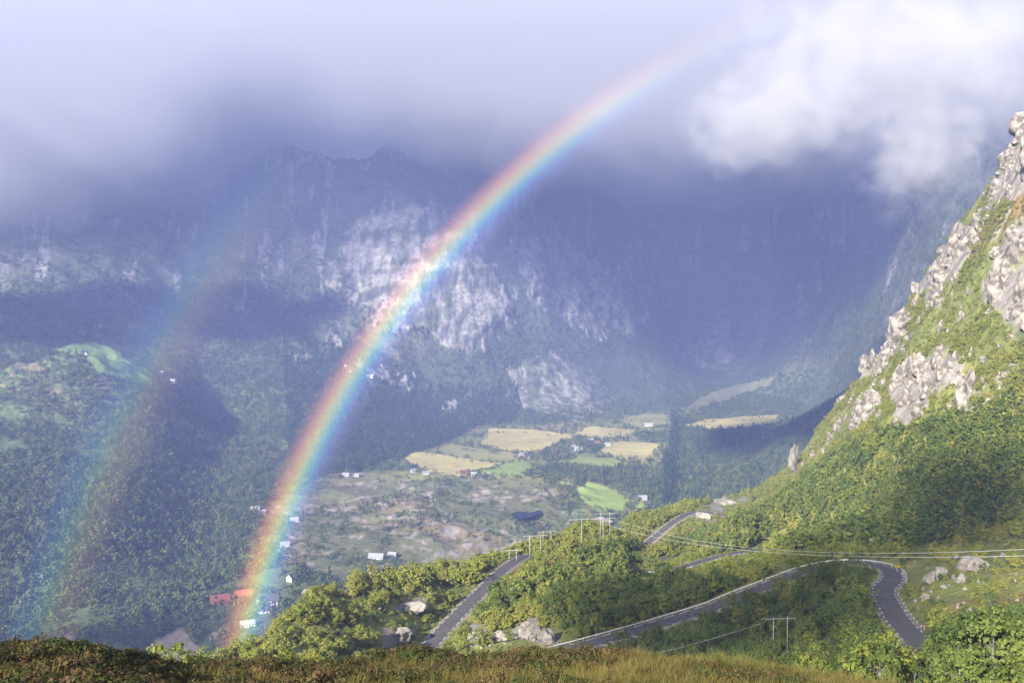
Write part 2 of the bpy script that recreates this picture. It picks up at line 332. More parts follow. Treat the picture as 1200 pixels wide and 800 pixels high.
# road banks of gravel
# ------------------------------------------------------------------ fields
GOLD = (0.37, 0.325, 0.125); PGOLD = (0.33, 0.29, 0.12); GREEN = (0.19, 0.23, 0.06); BGREEN = (0.20, 0.27, 0.055); OLIVE = (0.22, 0.22, 0.075)
FIELDS = [([(473,538),(488,529),(520,532),(560,540),(592,541),(572,548),(540,558),(500,552)], GOLD, 'pale gold stubble field nearest the forest edge on the left'),
 ([(506,528),(522,519),(560,525),(600,530),(610,537),(592,540),(560,539),(520,531)], OLIVE, 'olive hay field between two gold fields beside the dark forest'),
 ([(558,553),(575,549),(592,542),(611,538),(630,550),(612,558),(575,559)], BGREEN, 'fresh green meadow below the farm cluster'),
 ([(562,519),(572,502),(620,503),(672,510),(645,524),(612,530),(600,529),(580,524)], GOLD, 'large gold grain field under the foot of the cliff mountain'),
 ([(672,509),(690,500),(745,503),(735,510),(700,512),(690,514)], PGOLD, 'narrow pale gold field above the white farmhouses'),
 ([(698,530),(715,518),(735,516),(778,520),(764,534),(756,542),(722,536)], GOLD, 'gold grain field right of the white farmhouses'),
 ([(663,541),(680,534),(720,537),(738,546),(712,549),(680,546)], GREEN, 'strip of green meadow under the gold field by the farmhouses'),
 ([(672,578),(690,565),(718,573),(737,585),(730,598),(706,599),(685,589)], BGREEN, 'bright green meadow sloping down above the power pylons'),
 ([(648,566),(662,561),(673,563),(670,568),(655,569)], OLIVE, 'tiny green field hidden among dark trees in the valley'),
 ([(722,491),(760,484),(786,487),(782,497),(745,501)], OLIVE, 'dull green field at the head of the farm valley'),
 ([(798,499),(830,490),(880,487),(912,486),(914,499),(870,502),(830,502)], PGOLD, 'long gold field across the far right valley floor'),
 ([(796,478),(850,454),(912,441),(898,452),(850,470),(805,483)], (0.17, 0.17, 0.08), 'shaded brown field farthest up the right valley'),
 ([(738,592),(752,587),(762,596),(745,603)], BGREEN, 'small green meadow beside the line of dark spruces'),
 ([(56,412),(80,403),(104,400),(128,406),(158,428),(184,446),(165,452),(140,442),(112,436),(100,416)], (0.13, 0.21, 0.06), 'green hillside pasture high on the left shelf')]
FID = np.full(Z.shape, -1)
for i, (p, c, l) in enumerate(FIELDS):
    m = inpoly(U + n2 * 2.2 + n1 * 2, V + n1 * 1.0 + n2 * .5, p) & is2 & vis(X, Y, Z, 6)
    FID[m] = i
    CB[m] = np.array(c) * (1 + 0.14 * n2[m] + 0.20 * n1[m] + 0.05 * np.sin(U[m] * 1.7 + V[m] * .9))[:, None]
CB[(FID < 0) & (REG != 0) & (CB.max(axis=-1) < .16)] *= 1.5
CB = np.clip(CB, 0.01, 0.6)

# crags: rock faces pushed in and out in ledges and clefts
dsp = ROCKMASK * ((ridged(X * .8 + Y * .6, Z * 1.7, 24, 5, 201) - .55) * 10 + (ridged(X + Y, Z * .4, 9, 3, 203) - .5) * 3.0)
dsp = dsp + rk * is2 * ((ridged(X * .8 + Y * .3, Z * 2.2, 150, 5, 205) - .55) * 60 + (ridged(X, Z * .35, 60, 4, 207) - .55) * 26)
X = X - np.sin(AZ) * dsp; Y = Y - np.cos(AZ) * dsp
# ------------------------------------------------------------------ materials
def mat(name, col=None, rough=0.85):
    m = bpy.data.materials.new(name); m.use_nodes = True; t = m.node_tree; b = t.nodes['Principled BSDF']
    b.inputs['Roughness'].default_value = rough
    b.inputs['Specular IOR Level'].default_value = 0.25
    if col is not None: b.inputs['Base Color'].default_value = (*col, 1)
    return m, t, b
def noisy(name, col, col2, scale=2.0, rough=0.85, bump=0.0, coord='Object', detail=5, lo=.35, hi=.65):
    m, t, b = mat(name, None, rough)
    c = N(t, 'ShaderNodeTexCoord'); n = N(t, 'ShaderNodeTexNoise'); n.inputs['Scale'].default_value = scale; n.inputs['Detail'].default_value = detail
    r = N(t, 'ShaderNodeValToRGB'); r.color_ramp.elements[0].color = (*col, 1); r.color_ramp.elements[1].color = (*col2, 1)
    r.color_ramp.elements[0].position = lo; r.color_ramp.elements[1].position = hi
    t.links.new(c.outputs[coord], n.inputs['Vector']); t.links.new(n.outputs[0], r.inputs[0]); t.links.new(r.outputs[0], b.inputs['Base Color'])
    if bump:
        bp = N(t, 'ShaderNodeBump'); bp.inputs['Strength'].default_value = bump; bp.inputs['Distance'].default_value = 0.3
        t.links.new(n.outputs[0], bp.inputs['Height']); t.links.new(bp.outputs[0], b.inputs['Normal'])
    return m
def ground_material(name, scales, bumpd, contrast, ledge=0):
    m, t, b = mat(name, None, 0.95)
    a = N(t, 'ShaderNodeAttribute', attribute_name='tint'); g = N(t, 'ShaderNodeNewGeometry')
    prev = a.outputs['Color']; hs = []
    for i, s in enumerate(scales):
        n = N(t, 'ShaderNodeTexNoise'); n.inputs['Scale'].default_value = s; n.inputs['Detail'].default_value = 6; n.inputs['Roughness'].default_value = 0.65
        t.links.new(g.outputs['Position'], n.inputs['Vector'])
        mr = N(t, 'ShaderNodeMapRange'); mr.inputs[1].default_value = 0.25; mr.inputs[2].default_value = 0.75; mr.inputs[3].default_value = 1 - contrast; mr.inputs[4].default_value = 1 + contrast
        t.links.new(n.outputs[0], mr.inputs[0])
        v = N(t, 'ShaderNodeVectorMath', operation='SCALE'); t.links.new(prev, v.inputs[0]); t.links.new(mr.outputs[0], v.inputs['Scale'])
        prev = v.outputs[0]; hs.append(n)
    if ledge:
        mpl = N(t, 'ShaderNodeMapping'); mpl.inputs['Scale'].default_value = (.014, .014, .040); mpl.inputs['Rotation'].default_value = (.45, -.4, 0); t.links.new(g.outputs['Position'], mpl.inputs[0])
        n = N(t, 'ShaderNodeTexNoise'); n.inputs['Scale'].default_value = 1.0; n.inputs['Detail'].default_value = 7; n.inputs['Roughness'].default_value = .7; n.inputs['Distortion'].default_value = 1.8; t.links.new(mpl.outputs[0], n.inputs['Vector'])
        mr = N(t, 'ShaderNodeMapRange'); mr.inputs[1].default_value = 0.38; mr.inputs[2].default_value = 0.60; mr.inputs[3].default_value = 1 - ledge; mr.inputs[4].default_value = 1 + ledge * .5; t.links.new(n.outputs[0], mr.inputs[0])
        v = N(t, 'ShaderNodeVectorMath', operation='SCALE'); t.links.new(prev, v.inputs[0]); t.links.new(mr.outputs[0], v.inputs['Scale']); prev = v.outputs[0]
    t.links.new(prev, b.inputs['Base Color'])
    bp = N(t, 'ShaderNodeBump'); bp.inputs['Strength'].default_value = 0.9; bp.inputs['Distance'].default_value = bumpd
    t.links.new(hs[0].outputs[0], bp.inputs['Height']); t.links.new(bp.outputs[0], b.inputs['Normal'])
    return m
M_far = ground_material('mountain_ground', (0.02, 0.10), 22.0, 0.40, .34)
M_val = ground_material('valley_ground', (0.05, 0.3), 4.0, 0.30)
M_near = ground_material('hill_ground', (0.25, 1.3), 1.4, 0.35)
M_heath = ground_material('heath_ground', (2.0, 9.0), 0.12, 0.40)
M_field = ground_material('field_ground', (0.03, 0.4), 0.3, 0.14)

# ------------------------------------------------------------------ split the sheet into named pieces of ground
idx = np.arange(NA * NR).reshape(NA, NR)
q = np.stack([idx[:-1, :-1], idx[1:, :-1], idx[1:, 1:], idx[:-1, 1:]], -1).reshape(-1, 4)
regf = REG[:-1, :-1].ravel(); ff = FID[:-1, :-1].ravel(); zf = Z[:-1, :-1].ravel(); df = RR[:-1, :-1].ravel(); af = AZ[:-1, :-1].ravel()
XYZ = np.stack([X, Y, Z], -1).reshape(-1, 3); CF = CB.reshape(-1, 3)
def piece(name, sel, m, label):
    f = q[sel]
    if len(f) == 0: print('EMPTY', name); return None
    u, inv = np.unique(f.ravel(), return_inverse=True)
    me = bpy.data.meshes.new(name); nf = len(f)
    me.vertices.add(len(u)); me.vertices.foreach_set('co', XYZ[u].ravel())
    me.loops.add(nf * 4); me.loops.foreach_set('vertex_index', inv.astype(np.int32).ravel())
    me.polygons.add(nf); me.polygons.foreach_set('loop_start', (np.arange(nf) * 4).astype(np.int32))
    me.polygons.foreach_set('use_smooth', np.ones(nf, bool))
    at = me.attributes.new('tint', 'FLOAT_COLOR', 'POINT'); at.data.foreach_set('color', np.hstack([CF[u], np.ones((len(u), 1))]).ravel())
    me.update(calc_edges=True); me.validate()
    me.materials.append(m); o = bpy.data.objects.new(name, me); COL.objects.link(o)
    return tag(o, label, None, None, 'structure')
nof = ff < 0
piece('heath_ground', (regf == 0), M_heath, 'heather and grass covered knoll at the very front')
right = af > 0.20
piece('road_hill', (regf == 1) & ~(right & (df > 330)), M_near, 'scrub covered hill carrying the winding road')
piece('cliff_mountainside', (regf == 1) & (right & (df > 330)), M_near, 'steep sunlit mountainside with pale cliffs on the right')
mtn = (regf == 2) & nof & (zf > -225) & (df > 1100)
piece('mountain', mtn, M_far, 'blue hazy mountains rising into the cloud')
piece('valley_floor', (regf == 2) & nof & ~mtn, M_val, 'deep valley floor with moor, woods and farms')
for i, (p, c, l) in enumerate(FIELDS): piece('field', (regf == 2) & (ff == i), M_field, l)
print('pieces', round(time.time() - T0, 1))

# ------------------------------------------------------------------ mesh helpers
def mesh_obj(name, verts, faces, m, parent=None, smooth_=False, loc=None):
    me = bpy.data.meshes.new(name); me.from_pydata([tuple(v) for v in verts], [], faces); me.update()
    for k in (m if isinstance(m, (list, tuple)) else [m]): me.materials.append(k)
    if smooth_: me.polygons.foreach_set('use_smooth', [True] * len(me.polygons))
    o = bpy.data.objects.new(name, me); COL.objects.link(o)
    if parent: o.parent = parent
    if loc is not None: o.location = loc
    return o
def empty(name, loc=(0, 0, 0), rz=0):
    o = bpy.data.objects.new(name, None); COL.objects.link(o); o.location = loc; o.rotation_euler = (0, 0, rz); o.empty_display_size = 0.3
    return o
class MB:
    def __init__(s): s.v = []; s.f = []
    def box(s, c, size, rz=0.0, tilt=None):
        b = len(s.v); c = Vector(c); mtx = Matrix.Rotation(rz, 3, 'Z')
        for dx in (-.5, .5):
            for dy in (-.5, .5):
                for dz in (-.5, .5): s.v.append(c + mtx @ Vector((dx * size[0], dy * size[1], dz * size[2])))
        s.f += [tuple(b + i for i in t) for t in ((0, 1, 3, 2), (4, 6, 7, 5), (0, 4, 5, 1), (2, 3, 7, 6), (0, 2, 6, 4), (1, 5, 7, 3))]
        return s
    def tube(s, pts, rads, n=7):
        pts = [Vector(p) for p in pts]; b = len(s.v)
        for i, p in enumerate(pts):
            d = (pts[min(i + 1, len(pts) - 1)] - pts[max(i - 1, 0)]).normalized()
            a = d.orthogonal().normalized() if i == 0 else (a - d * a.dot(d)).normalized()
            e = d.cross(a); r = rads[i] if hasattr(rads, '__len__') else rads
            for k in range(n):
                t = 2 * math.pi * k / n; s.v.append(p + (a * math.cos(t) + e * math.sin(t)) * r)
        for i in range(len(pts) - 1):
            for k in range(n):
                s.f.append((b + i * n + k, b + i * n + (k + 1) % n, b + (i + 1) * n + (k + 1) % n, b + (i + 1) * n + k))
        s.f.append(tuple(b + k for k in reversed(range(n)))); s.f.append(tuple(b + (len(pts) - 1) * n + k for k in range(n)))
        return s
    def build(s, name, m, parent=None, smooth_=False, loc=None): return mesh_obj(name, s.v, s.f, m, parent, smooth_, loc)

# ------------------------------------------------------------------ roads
M_asph = noisy('asphalt', (0.068, 0.064, 0.066), (0.100, 0.095, 0.097), 0.6, 0.9, 0.1, 'Object', 8)
M_grav = noisy('road_gravel', (0.22, 0.19, 0.14), (0.32, 0.28, 0.22), 0.9, 0.95, 0.3)
M_paint = noisy('white_road_paint', (0.30, 0.30, 0.29), (0.48, 0.48, 0.46), 1.5, 0.7)
M_steel = noisy('galvanised_steel', (0.45, 0.46, 0.47), (0.58, 0.58, 0.59), 3.0, 0.5)
def resample(P, step):
    s = np.concatenate([[0], np.cumsum(np.linalg.norm(np.diff(P, axis=0), axis=1))]); n = max(2, int(s[-1] / step))
    t = np.linspace(0, s[-1], n + 1); return np.stack([np.interp(t, s, P[:, k]) for k in range(3)], 1)
def sides(P):
    d = np.gradient(P[:, :2], axis=0); d /= np.linalg.norm(d, axis=1)[:, None] + 1e-9
    return np.stack([d[:, 1], -d[:, 0]], 1)           # right-hand side
def ribbon(P, offs):
    n = sides(P); v = []; f = []
    k = len(offs)
    for p, s in zip(P, n):
        for o, h in offs: v.append((p[0] + s[0] * o, p[1] + s[1] * o, p[2] + h))
    for i in range(len(P) - 1):
        for j in range(k - 1): f.append((i * k + j, (i + 1) * k + j, (i + 1) * k + j + 1, i * k + j + 1))
    return v, f
def dashes(P, off, w, L, gap, h):
    Q = resample(P, 1.0); n = sides(Q); v = []; f = []; i = 0
    while i + L < len(Q):
        b = len(v)
        for k in range(i, i + L + 1):
            for o in (off - w / 2, off + w / 2): v.append((Q[k][0] + n[k][0] * o, Q[k][1] + n[k][1] * o, Q[k][2] + h))
        for k in range(L): f.append((b + 2 * k, b + 2 * k + 2, b + 2 * k + 3, b + 2 * k + 1))
        i += L + gap
    return v, f
for P, hw, lab, dash in ((PA, 2.9, 'grey asphalt road winding through the hairpin bends', True), (PB, 2.7, 'short stretch of grey road far along the hillside', True),
                         (PC, 2.5, 'grey road loop behind the dark trees in the middle', False), (PD, 2.2, 'pale narrow road end above the middle road loop', False)):
    Q = resample(P, 2.0)
    v, f = ribbon(Q, [(-hw - 1.0, -0.30), (-hw - 0.05, -0.03), (hw + 0.05, -0.03), (hw + 1.0, -0.30)])
    tag(mesh_obj('road_verge', v, f, M_grav, smooth_=False), 'gravel verge under the ' + lab.split(' road')[0] + ' road', kind='structure')
    v, f = ribbon(Q, [(-hw, 0.0), (-hw * .5, 0.04), (0, 0.06), (hw * .5, 0.04), (hw, 0.0)])
    tag(mesh_obj('road', v, f, M_asph, smooth_=True), lab, kind='structure')
    if dash:
        v, f = dashes(P, -hw + .35, 0.30, 3, 2, 0.025); v2, f2 = dashes(P, hw - .35, 0.30, 3, 2, 0.025)
        f2 = [tuple(i + len(v) for i in t) for t in f2]
        tag(mesh_obj('road_marking', v + v2, f + f2, M_paint), 'broken white edge lines on the ' + lab, kind='structure')

def guardrail(P, off, label, post_every=2):
    Q = resample(P, 2.0); n = sides(Q)
    base = Q[len(Q) // 2]; root = empty('guardrail', base); tag(root, label, 'guardrail', 'steel guardrails along the roads')
    prof = [(-0.03, 0.42), (0.05, 0.50), (-0.03, 0.58), (0.05, 0.66), (-0.03, 0.76)]
    v = []; f = []; k = len(prof) * 2
    for p, s in zip(Q, n):
        for sg in (1, -1):
            for o, h in (prof if sg == 1 else prof[::-1]):
                oo = off + (o if sg == 1 else o - 0.05 * np.sign(off) * 1.0)
                v.append((p[0] + s[0] * oo - base[0], p[1] + s[1] * oo - base[1], p[2] + h - base[2]))
    for i in range(len(Q) - 1):
        for j in range(k): f.append((i * k + j, i * k + (j + 1) % k, (i + 1) * k + (j + 1) % k, (i + 1) * k + j))
    mesh_obj('beam', v, f, M_steel, root)
    for i in range(0, len(Q), post_every):
        p = Q[i]; s = n[i]; oo = off + 0.14 * np.sign(off)
        MB().box((p[0] + s[0] * oo - base[0], p[1] + s[1] * oo - base[1], p[2] + 0.2 - base[2]), (0.12, 0.12, 1.1)).build('post', M_steel, root)
    return root
def sub(P, a, b):
    """piece of a path between two photo columns, by index range"""
    return P[a:b]
guardrail(PA[58:112], 3.35, 'long grey guardrail on the outer edge of the hairpin road', 2)
guardrail(PA[112:165], 3.35, 'grey guardrail along the lower straight in front of the dark wood', 2)
guardrail(PC[8:60], -3.0, 'grey guardrail along the middle road loop', 2)

# ------------------------------------------------------------------ rocks
M_rock = noisy('granite', (0.13, 0.115, 0.10), (0.33, 0.30, 0.27), 0.9, 0.95, 0.8, 'Object', 8)
M_rock2 = noisy('lichen_granite', (0.12, 0.115, 0.09), (0.32, 0.30, 0.28), 1.3, 0.95, 0.8, 'Object', 8)
M_crag = noisy('crag_granite', (0.10, 0.088, 0.076), (0.28, 0.255, 0.225), 2.2, 0.95, 1.0, 'Object', 9, .4, .6)
M_slab = noisy('bare_pale_granite', (0.14, 0.125, 0.11), (0.32, 0.295, 0.265), 1.6, 0.95, 0.9, 'Object', 8)
M_stone = noisy('pale_guard_stone', (0.18, 0.175, 0.16), (0.34, 0.33, 0.31), 2.0, 0.9, 0.3)
def rock_mesh(name, seed, sub_=3, sx=1, sy=1, sz=1, rough_=0.35, m=M_rock):
    from mathutils import noise as mn
    bm = bmesh.new(); bmesh.ops.create_icosphere(bm, subdivisions=sub_ + 1, radius=1.0)
    rnd = random.Random(seed)
    cuts = [(Vector((rnd.gauss(0, 1), rnd.gauss(0, 1), rnd.gauss(0, .8))).normalized(), rnd.uniform(0.45, 0.85)) for _ in range(15)]
    for v in bm.verts:
        p = v.co.copy()
        for nrm, dd in cuts:
            e = p.dot(nrm) - dd
            if e > 0: p -= nrm * e * 0.97
        q_ = p * 1.6 + Vector((seed * 3.1, 0, 0))
        p += p.normalized() * (mn.fractal(q_, 1.0, 2.0, 4) * rough_ * 0.34 - abs(mn.noise(q_ * 1.9)) * rough_ * .22)
        v.co = Vector((p.x * sx, p.y * sy, p.z * sz))
    me = bpy.data.meshes.new(name); bm.to_mesh(me); bm.free(); me.materials.append(m)
    return me
rock_meshes = [rock_mesh('boulder', i, 3, 1, random.uniform(.7, 1), random.uniform(.55, .85), .5, M_rock if i % 2 else M_rock2) for i in range(8)]
pinnacle_mesh = rock_mesh('pinnacle', 9, 3, 1, .8, 1, .55, M_rock2)
for v_ in pinnacle_mesh.vertices:
    k_ = 1 - .5 * max(v_.co.z, 0) + .25 * max(-v_.co.z, 0); v_.co.x = v_.co.x * k_ - .15 * v_.co.z; v_.co.y *= k_
def put_rock(u, v, w_px, name, label, cat, group=None, mesh=None, d=None, hscale=1.0, dmin=60, dmax=8000):
    p = hit(u, v, dmin, dmax) if d is None else W(u, v, d)
    if p is None: return None
    dd = float(np.linalg.norm(p)); s = w_px / F_PX * dd / 2
    o = bpy.data.objects.new(name, mesh or random.choice(rock_meshes)); COL.objects.link(o)
    o.location = (p[0], p[1], p[2] + s * 0.25 * hscale); o.scale = (s, s, s * hscale); o.rotation_euler = (random.uniform(-.2, .2), random.uniform(-.2, .2), random.uniform(0, 6.28))
    return tag(o, label, cat, group)
for (u, v, w, l) in [(1091,682,17,'largest pale boulder in the grass right of the hairpin'), (1127,681,13,'upright grey boulder upper right of the hairpin'), (1104,678,20,'low broad pale boulder beside the largest one'), (1132,668,24,'wide pale rock slab right below the power line'), (1146,668,20,'blocky pale rock at the right end of the boulder field'),
                     (1135,726,17,'grey boulder low in the grass near the bottom right trees'), (1142,718,10,'small pale boulder touching the grey boulder'), (1085,703,11,'small pinkish boulder beside the lower right road bend'), (1140,728,12,'dark sided boulder below the small pale one'), (1022,640,16,'pale boulder at the dark wood edge above the hairpin'),
                     (1142,628,12,'tall grey stone standing among shrubs on the right'), (1120,656,14,'flat pale rock just under the power line'), (1060,676,9,'small rock just outside the hairpin bend'), (1124,712,8,'single small pale rock in the open grass'), (1160,710,9,'small rock beside the dark bush at far right'),
                     (978,683,22,'broad pale rock inside the hairpin bend'), (972,696,12,'narrow pinkish rock inside the hairpin bend below the broad one'), (806,706,12,'pale rock between bushes above the lower straight')]:
    put_rock(u, v, w * 1.25, 'boulder', l, 'boulder', 'boulders around the hairpin', None, None, 1.25)
rl = ['pale pebble sized rock scattered in the grass right of the hairpin']
for k in range(60):
    u = random.uniform(1062, 1195); v = random.uniform(645, 735)
    put_rock(u, v, random.uniform(4, 9), 'boulder', rl[0], 'boulder', 'loose rocks in the grass right of the hairpin')
slab_meshes = [rock_mesh('slab', 80 + i, 3, 1, random.uniform(.7, 1), random.uniform(.55, .8), .4, M_slab) for i in range(5)]
OUTC = [(352,716,18,.6,'pale rock slab lowest on the left flank of the near hill'),(388,728,16,.6,'pale rock between bushes at the foot of the near hill'),(505,700,18,.5,'pale rock slab beside the middle of the rising road'),(440,712,20,.5,'pale rock slab in the middle of the near hill bushes'),(558,752,36,.8,'leftmost pinkish rock of the outcrop beside the rising road'), (590,748,32,.7,'second rock of the pinkish outcrop from the rising road'), (618,742,40,.75,'widest pinkish rock of the outcrop under the dark wood'), (644,752,30,.9,'rightmost rounded rock of the outcrop beside the guardrail'),
                        (480,714,36,.5,'pale rock slab halfway up the left flank of the rising road'), (470,750,32,.7,'pale rock beside the bottom of the rising road'), (362,693,20,.5,'pale rock slab nearest the valley on the near hill'), (410,696,22,.6,'pale rock hollow among bright bushes on the near hill'), (426,752,14,.6,'small pale rock low on the near hill'),
                        (530,684,20,.4,'low grey rock on the verge left of the rising road'), (822,606,26,.6,'pale roadside rock at the far road bend'), (850,590,30,.5,'pale rock band above the far road bend'), (704,612,34,.4,'pale bare rock behind the pylons'), (980,552,12,1.2,'small grey crag among bushes on the right slope'), (965,530,10,1.0,'small crag upper left of the sunlit bushes')]
for (u, v, w, h, l) in OUTC:
    put_rock(u, v, w * (1.05 if u < 530 else .9), 'rock_outcrop', l, 'rock', None, random.choice(slab_meshes), None, h * 1.3)
for k in range(26):
    put_rock(random.uniform(538, 662), random.uniform(738, 760), random.uniform(5, 13), 'boulder', 'small pinkish rock broken off the outcrop beside the rising road', 'boulder', 'rubble along the roadside outcrop')
def in_poly_random(p):
    us = [a for a, b in p]; vs = [b for a, b in p]
    for _ in range(60):
        a, b = random.uniform(min(us), max(us)), random.uniform(min(vs), max(vs))
        if inpoly(np.array([a]), np.array([b]), p)[0]: return a, b
    return None
crag_meshes = [rock_mesh('crag', 60 + i, 3, 1, .8, random.uniform(1.1, 1.7), .32, M_crag) for i in range(6)]
def crags(polys, per, wmin, wmax, label, group, dmin, mesh_set, skyl=False):
    for p in polys:
        us = [a for a, b in p]; vs = [b for a, b in p]; area = (max(us) - min(us)) * (max(vs) - min(vs)) * .5
        for k in range(max(1, int(area / per))):
            c = in_poly_random(p)
            if c is None: continue
            o = put_rock(c[0] + random.gauss(0, 2), c[1] + random.gauss(0, 2), random.uniform(wmin, wmax), 'crag', label, 'crag', group, random.choice(mesh_set), None, random.uniform(.7, 1.5), dmin, 775)
            if o:
                a = math.atan2(o.location.x, o.location.y); s_ = o.scale.x * .45
                o.location.x += math.sin(a) * s_; o.location.y += math.cos(a) * s_; o.rotation_euler = (random.uniform(-.3, .3), random.uniform(-.5, .1), random.uniform(0, 6.28))
crags([p for i_, p in enumerate(ROCKN[:8]) if i_ != 8], 190, 12, 34, 'pale fractured crag jutting from the sunlit mountainside on the right', 'crags of the right mountainside', 400, crag_meshes)
crags([[(930,545),(1000,470),(1040,405),(1075,345),(1110,292),(1160,222),(1200,150),(1215,170),(1160,260),(1110,330),(1060,420),(1000,500),(940,560)]], 500, 5, 13, 'small crag on the skyline of the right mountainside', 'crags along the right skyline', 400, crag_meshes)
crags([[(960,560),(1010,500),(1060,430),(1120,350),(1190,300),(1200,470),(1150,500),(1050,520)]], 1100, 5, 14, 'small pale crag among the bushes of the right mountainside', 'small crags among the bushes', 400, crag_meshes)
sp = put_rock(930, 553, 17, 'rock_pinnacle', 'pale upright rock pinnacle standing on the mountainside skyline', 'rock', None, pinnacle_mesh, None, 2.6, 600)
if sp: sp.rotation_euler = (0, 0.12, .4); sp.location.z += 9

# guard stones along both edges of the hairpin road
gs = [rock_mesh('guard_stone', 40 + i, 2, .45, .24, .34, .3, M_stone) for i in range(4)]
Q = resample(PA, 1.0); nn = sides(Q)
seg_s = np.concatenate([[0], np.cumsum(np.linalg.norm(np.diff(PA, axis=0), axis=1))])
def stones(i0, i1, off, step, label, group):
    s0, s1 = seg_s[i0], seg_s[i1]
    for s in np.arange(s0, s1, step):
        k = min(int(s), len(Q) - 1); p = Q[k]; t = nn[k]
        o = bpy.data.objects.new('guard_stone', random.choice(gs)); COL.objects.link(o)
        o.location = (p[0] + t[0] * off, p[1] + t[1] * off, p[2] + 0.2); o.rotation_euler = (0, 0, math.atan2(-t[0], t[1]) + random.uniform(-.2, .2))
        tag(o, label, 'guard stone', group)
stones(5, 75, -3.3, 4.6, 'pale guard stone on the right hand verge of the hairpin road', 'guard stones on the outer verge')
stones(5, 110, 3.35, 4.6, 'pale guard stone on the inner verge of the hairpin road', 'guard stones on the inner verge')
stones(225, 280, -3.25, 9.0, 'pale guard stone beside the road rising to the crest', 'guard stones on the rising road')
stones(225, 280, 3.25, 11.0, 'pale guard stone on the far verge of the rising road', 'guard stones right of the rising road')

# ------------------------------------------------------------------ foliage and trees
def leaf_mat(name, c1, c2, c3):
    m, t, b = mat(name, None, 0.6)
    oi = N(t, 'ShaderNodeObjectInfo'); g = N(t, 'ShaderNodeNewGeometry')
    nz_ = N(t, 'ShaderNodeTexNoise'); nz_.inputs['Scale'].default_value = 0.035; nz_.inputs['Detail'].default_value = 3
    t.links.new(g.outputs['Position'], nz_.inputs['Vector'])
    ad = N(t, 'ShaderNodeMath', operation='MULTIPLY_ADD'); ad.inputs[1].default_value = 0.55
    t.links.new(oi.outputs['Random'], ad.inputs[0]); 
    sb = N(t, 'ShaderNodeMath', operation='SUBTRACT'); sb.inputs[1].default_value = 0.27; t.links.new(nz_.outputs[0], sb.inputs[0]); t.links.new(sb.outputs[0], ad.inputs[2])
    r = N(t, 'ShaderNodeValToRGB'); e = r.color_ramp.elements
    e[0].position = 0.15; e[0].color = (*c1, 1); e[1].position = 0.85; e[1].color = (*c3, 1); k = e.new(0.5); k.color = (*c2, 1)
    t.links.new(ad.outputs[0], r.inputs[0]); t.links.new(r.outputs[0], b.inputs['Base Color'])
    tr = N(t, 'ShaderNodeBsdfTranslucent'); t.links.new(r.outputs[0], tr.inputs['Color'])
    ms = N(t, 'ShaderNodeMixShader'); ms.inputs[0].default_value = 0.15
    o = t.nodes['Material Output']; t.links.new(b.outputs[0], ms.inputs[1]); t.links.new(tr.outputs[0], ms.inputs[2]); t.links.new(ms.outputs[0], o.inputs['Surface'])
    b.inputs['Specular IOR Level'].default_value = 0.15
    return m
L_birch = leaf_mat('birch_leaves', (0.140, 0.175, 0.028), (0.190, 0.212, 0.036), (0.235, 0.228, 0.048))
L_dark = leaf_mat('dark_leaves', (0.065, 0.100, 0.022), (0.100, 0.140, 0.030), (0.145, 0.172, 0.038))
L_far = leaf_mat('valley_leaves', (0.040, 0.068, 0.022), (0.080, 0.115, 0.030), (0.150, 0.170, 0.045))
L_spruce = leaf_mat('spruce_needles', (0.022, 0.045, 0.022), (0.035, 0.065, 0.030), (0.052, 0.085, 0.036))
M_bark = noisy('birch_bark', (0.07, 0.065, 0.06), (0.24, 0.23, 0.21), 3.0, 0.9)

